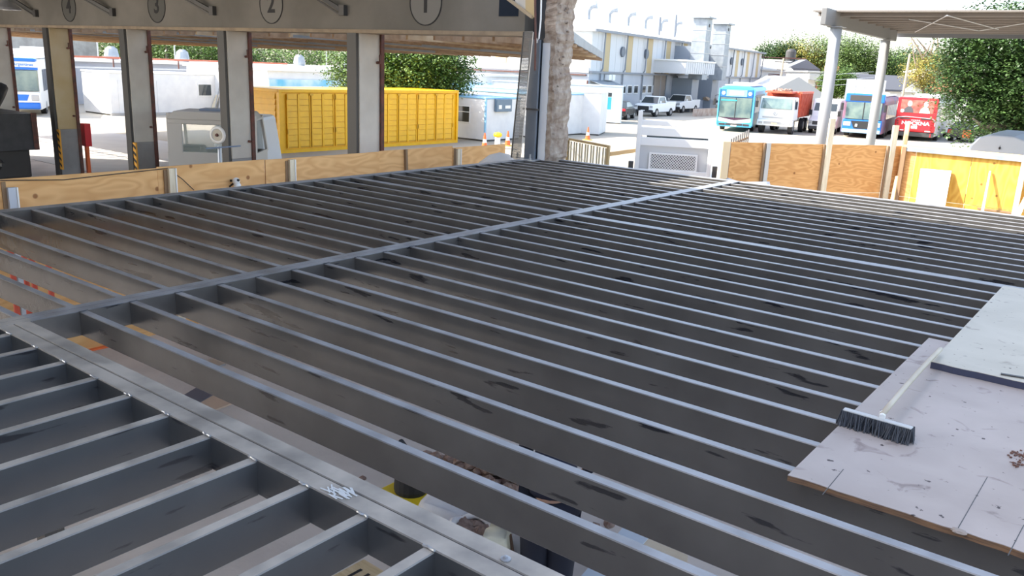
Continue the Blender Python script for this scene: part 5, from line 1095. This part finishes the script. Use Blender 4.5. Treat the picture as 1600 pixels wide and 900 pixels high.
specs = [('pale round tree behind the water tank of the left house', 1275, 92, 150, (7.5, 6, 3.6)), ('yellow green tree between the two houses', 1248, 98, 150, (4, 5, 2.6)), ('dark green tree at the left end of the far tree line', 1212, 90, 150, (3.2, 4, 2.2)), ('green tree behind the first canopy post', 1320, 92, 150, (4.5, 5, 3.4)),
         ('broad green tree between the canopy posts', 1352, 96, 150, (4.5, 5, 3.2)), ('green tree right of the second canopy post', 1398, 112, 150, (5, 5, 2.4)), ('distant dark tree near the slate roof', 1425, 100, 170, (4, 5, 2.0)), ('small bush beside the red shuttered window', 1308, 128, 95, (1.5, 1.5, 1.1))]
for i, (lb, x, y, D, r) in enumerate(specs):
    c = P_(x, y, D); tree(lb, (c.x, c.y, G), [(c, r), (c + Vector((r[0] * .5, 0, -r[2] * .4)), (r[0] * .6, r[1] * .6, r[2] * .7)), (c + Vector((-r[0] * .5, 0, -r[2] * .3)), (r[0] * .6, r[1] * .6, r[2] * .6))], 17000, .30 * D / 150, [g4, g3, g1, g2, g4, g2, g1, g2][i], .35, 10 + i)
specs = [('green hedge like tree above the workshop seen through the number 3 bay', 260, 70, 90, (7, 5, 2.4)), ('green tree above the workshop right of the hedge like tree', 310, 72, 95, (6, 5, 2.2)), ('green tree seen through the number 2 bay at left', 430, 78, 95, (8, 5, 1.6)), ('green tree above the concrete wall in the number 4 bay', 185, 76, 95, (4.5, 5, 2.6))]
for i, (lb, x, y, D, r) in enumerate(specs):
    c = P_(x, y, D); tree(lb, (c.x, c.y, G), [(c, r), (c + Vector((r[0] * .6, r[1] * .3, -.5)), (r[0] * .6, r[1] * .6, r[2] * .7)), (c + Vector((-r[0] * .6, 0, -.4)), (r[0] * .6, r[1] * .6, r[2] * .6))], 13000, .26, g2 if i != 1 else g4, .3, 30 + i)

# ================================================================== WORKER UNDER THE DECK
def skin_mesh(name, nodes, edges, m, parent, sub=2, root=0):
    me = bpy.data.meshes.new(name); me.from_pydata([n[0] for n in nodes], edges, []); o = bpy.data.objects.new(name, me); C.objects.link(o); o.parent = parent
    sk = o.modifiers.new('skin', 'SKIN'); sk.use_smooth_shade = True
    for v, n in zip(me.skin_vertices[0].data, nodes): v.radius = (n[1], n[1] if len(n) < 3 else n[2]); v.use_root = False
    me.skin_vertices[0].data[root].use_root = True
    s = o.modifiers.new('sub', 'SUBSURF'); s.levels = sub; s.render_levels = sub; me.materials.append(m); return o
p = Z(850, 950, G); T = thing('person', 'person in dark navy work clothes bending forward under the joists beside the pale sacks', 'person', (p.x, p.y, G), -YAW - .15)   # local +y faces away from the camera
s_ = 1
N = [((0, .05, .92), .07, .08), ((0, .16, 1.08), .10, .12), ((0, .34, 1.20), .125, .15), ((0, .50, 1.27), .10, .12), ((0, .60, 1.31), .055), ((0, .70, 1.33), .085, .095), ((0, .79, 1.31), .07, .08),
     ((-.20, .46, 1.22), .062), ((-.27, .56, .98), .045), ((-.20, .72, .80), .036), ((-.19, .76, .75), .03), ((.20, .46, 1.22), .062), ((.27, .56, .98), .045), ((.20, .72, .80), .036), ((.19, .76, .75), .03),
     ((-.095, .0, .84), .09), ((-.10, .04, .50), .078), ((-.095, -.02, .12), .05), ((-.10, -.03, .06), .045), ((-.10, .12, .045), .04), ((.095, .0, .84), .09), ((.10, .05, .50), .078), ((.095, 0, .12), .05), ((.10, -.01, .06), .045), ((.10, .12, .045), .04)]
E_ = [(0, 1), (1, 2), (2, 3), (3, 4), (4, 5), (5, 6), (3, 7), (7, 8), (8, 9), (9, 10), (3, 11), (11, 12), (12, 13), (13, 14), (0, 15), (15, 16), (16, 17), (17, 18), (18, 19), (0, 20), (20, 21), (21, 22), (22, 23), (23, 24)]
# fingers continue the arms on the same body mesh
for hx, wi in ((-.19, 10), (.19, 14)):
    s = 1 if hx > 0 else -1; b0 = len(N); N.append(((hx, .79, .70), .026)); E_.append((wi, b0))
    for f, (dx, ln) in enumerate(((-.027, .052), (-.009, .062), (.009, .058), (.027, .045))):
        k = len(N); N.append(((hx + dx, .81, .675), .0095)); N.append(((hx + dx, .825, .675 - ln * .6), .009)); N.append(((hx + dx, .815, .675 - ln), .008)); E_ += [(b0, k), (k, k + 1), (k + 1, k + 2)]
    k = len(N); N.append(((hx - s * .035, .765, .70), .011)); N.append(((hx - s * .05, .775, .665), .010)); E_ += [(wi, k), (k, k + 1)]
skin_mesh('body', N, E_, M_SKIN, T)
J = [((0, 0, .86), .20, .21), ((0, .11, 1.06), .195, .21), ((0, .34, 1.21), .165, .19), ((0, .50, 1.28), .12, .13), ((-.21, .46, 1.23), .082), ((-.28, .56, .99), .064), ((-.215, .70, .82), .05), ((.21, .46, 1.23), .082), ((.28, .56, .99), .064), ((.215, .70, .82), .05)]
skin_mesh('jacket', J, [(0, 1), (1, 2), (2, 3), (3, 4), (4, 5), (5, 6), (3, 7), (7, 8), (8, 9)], M_NAVY, T)
Pn = [((0, 0, .90), .175, .17), ((-.105, -.01, .82), .145), ((-.10, .04, .50), .12), ((-.095, -.02, .11), .10), ((.105, -.01, .82), .145), ((.10, .05, .50), .12), ((.095, 0, .11), .10)]
skin_mesh('trousers', Pn, [(0, 1), (1, 2), (2, 3), (0, 4), (4, 5), (5, 6)], mat('navy_trousers', (.012, .015, .030), .85), T)
for s in (-1, 1):
    o = MB().box(s * .10 - .055, s * .10 + .055, -.10, .20, .0, .03).build('sole', M_BLK, T, .01); skin_mesh('boot', [((s * .10, -.03, .14), .06), ((s * .10, -.02, .07), .06), ((s * .10, .12, .055), .05)], [(0, 1), (1, 2)], M_BLK, T)
MB().blob((0, .71, 1.355), .115, 3, .0, 1, 1.08, .9).build('hair', mat('dark_hair', (.02, .015, .012), .8), T, smooth=True)
MB().blob((0, .845, 1.30), .016, 2, 0, 1, 1.3, 1.2).build('nose', M_SKIN, T, smooth=True)
for s in (-1, 1): MB().blob((s * .035, .845, 1.335), .011, 2, 0).build('eye', M_WHT, T, smooth=True); MB().blob((s * .105, .71, 1.31), .024, 2, 0, .5, .8, 1.2).build('ear', M_SKIN, T, smooth=True)
MB().box(-.022, .022, .835, .845, 1.262, 1.27).build('mouth', mat('lips', (.35, .14, .11), .6), T, .002)
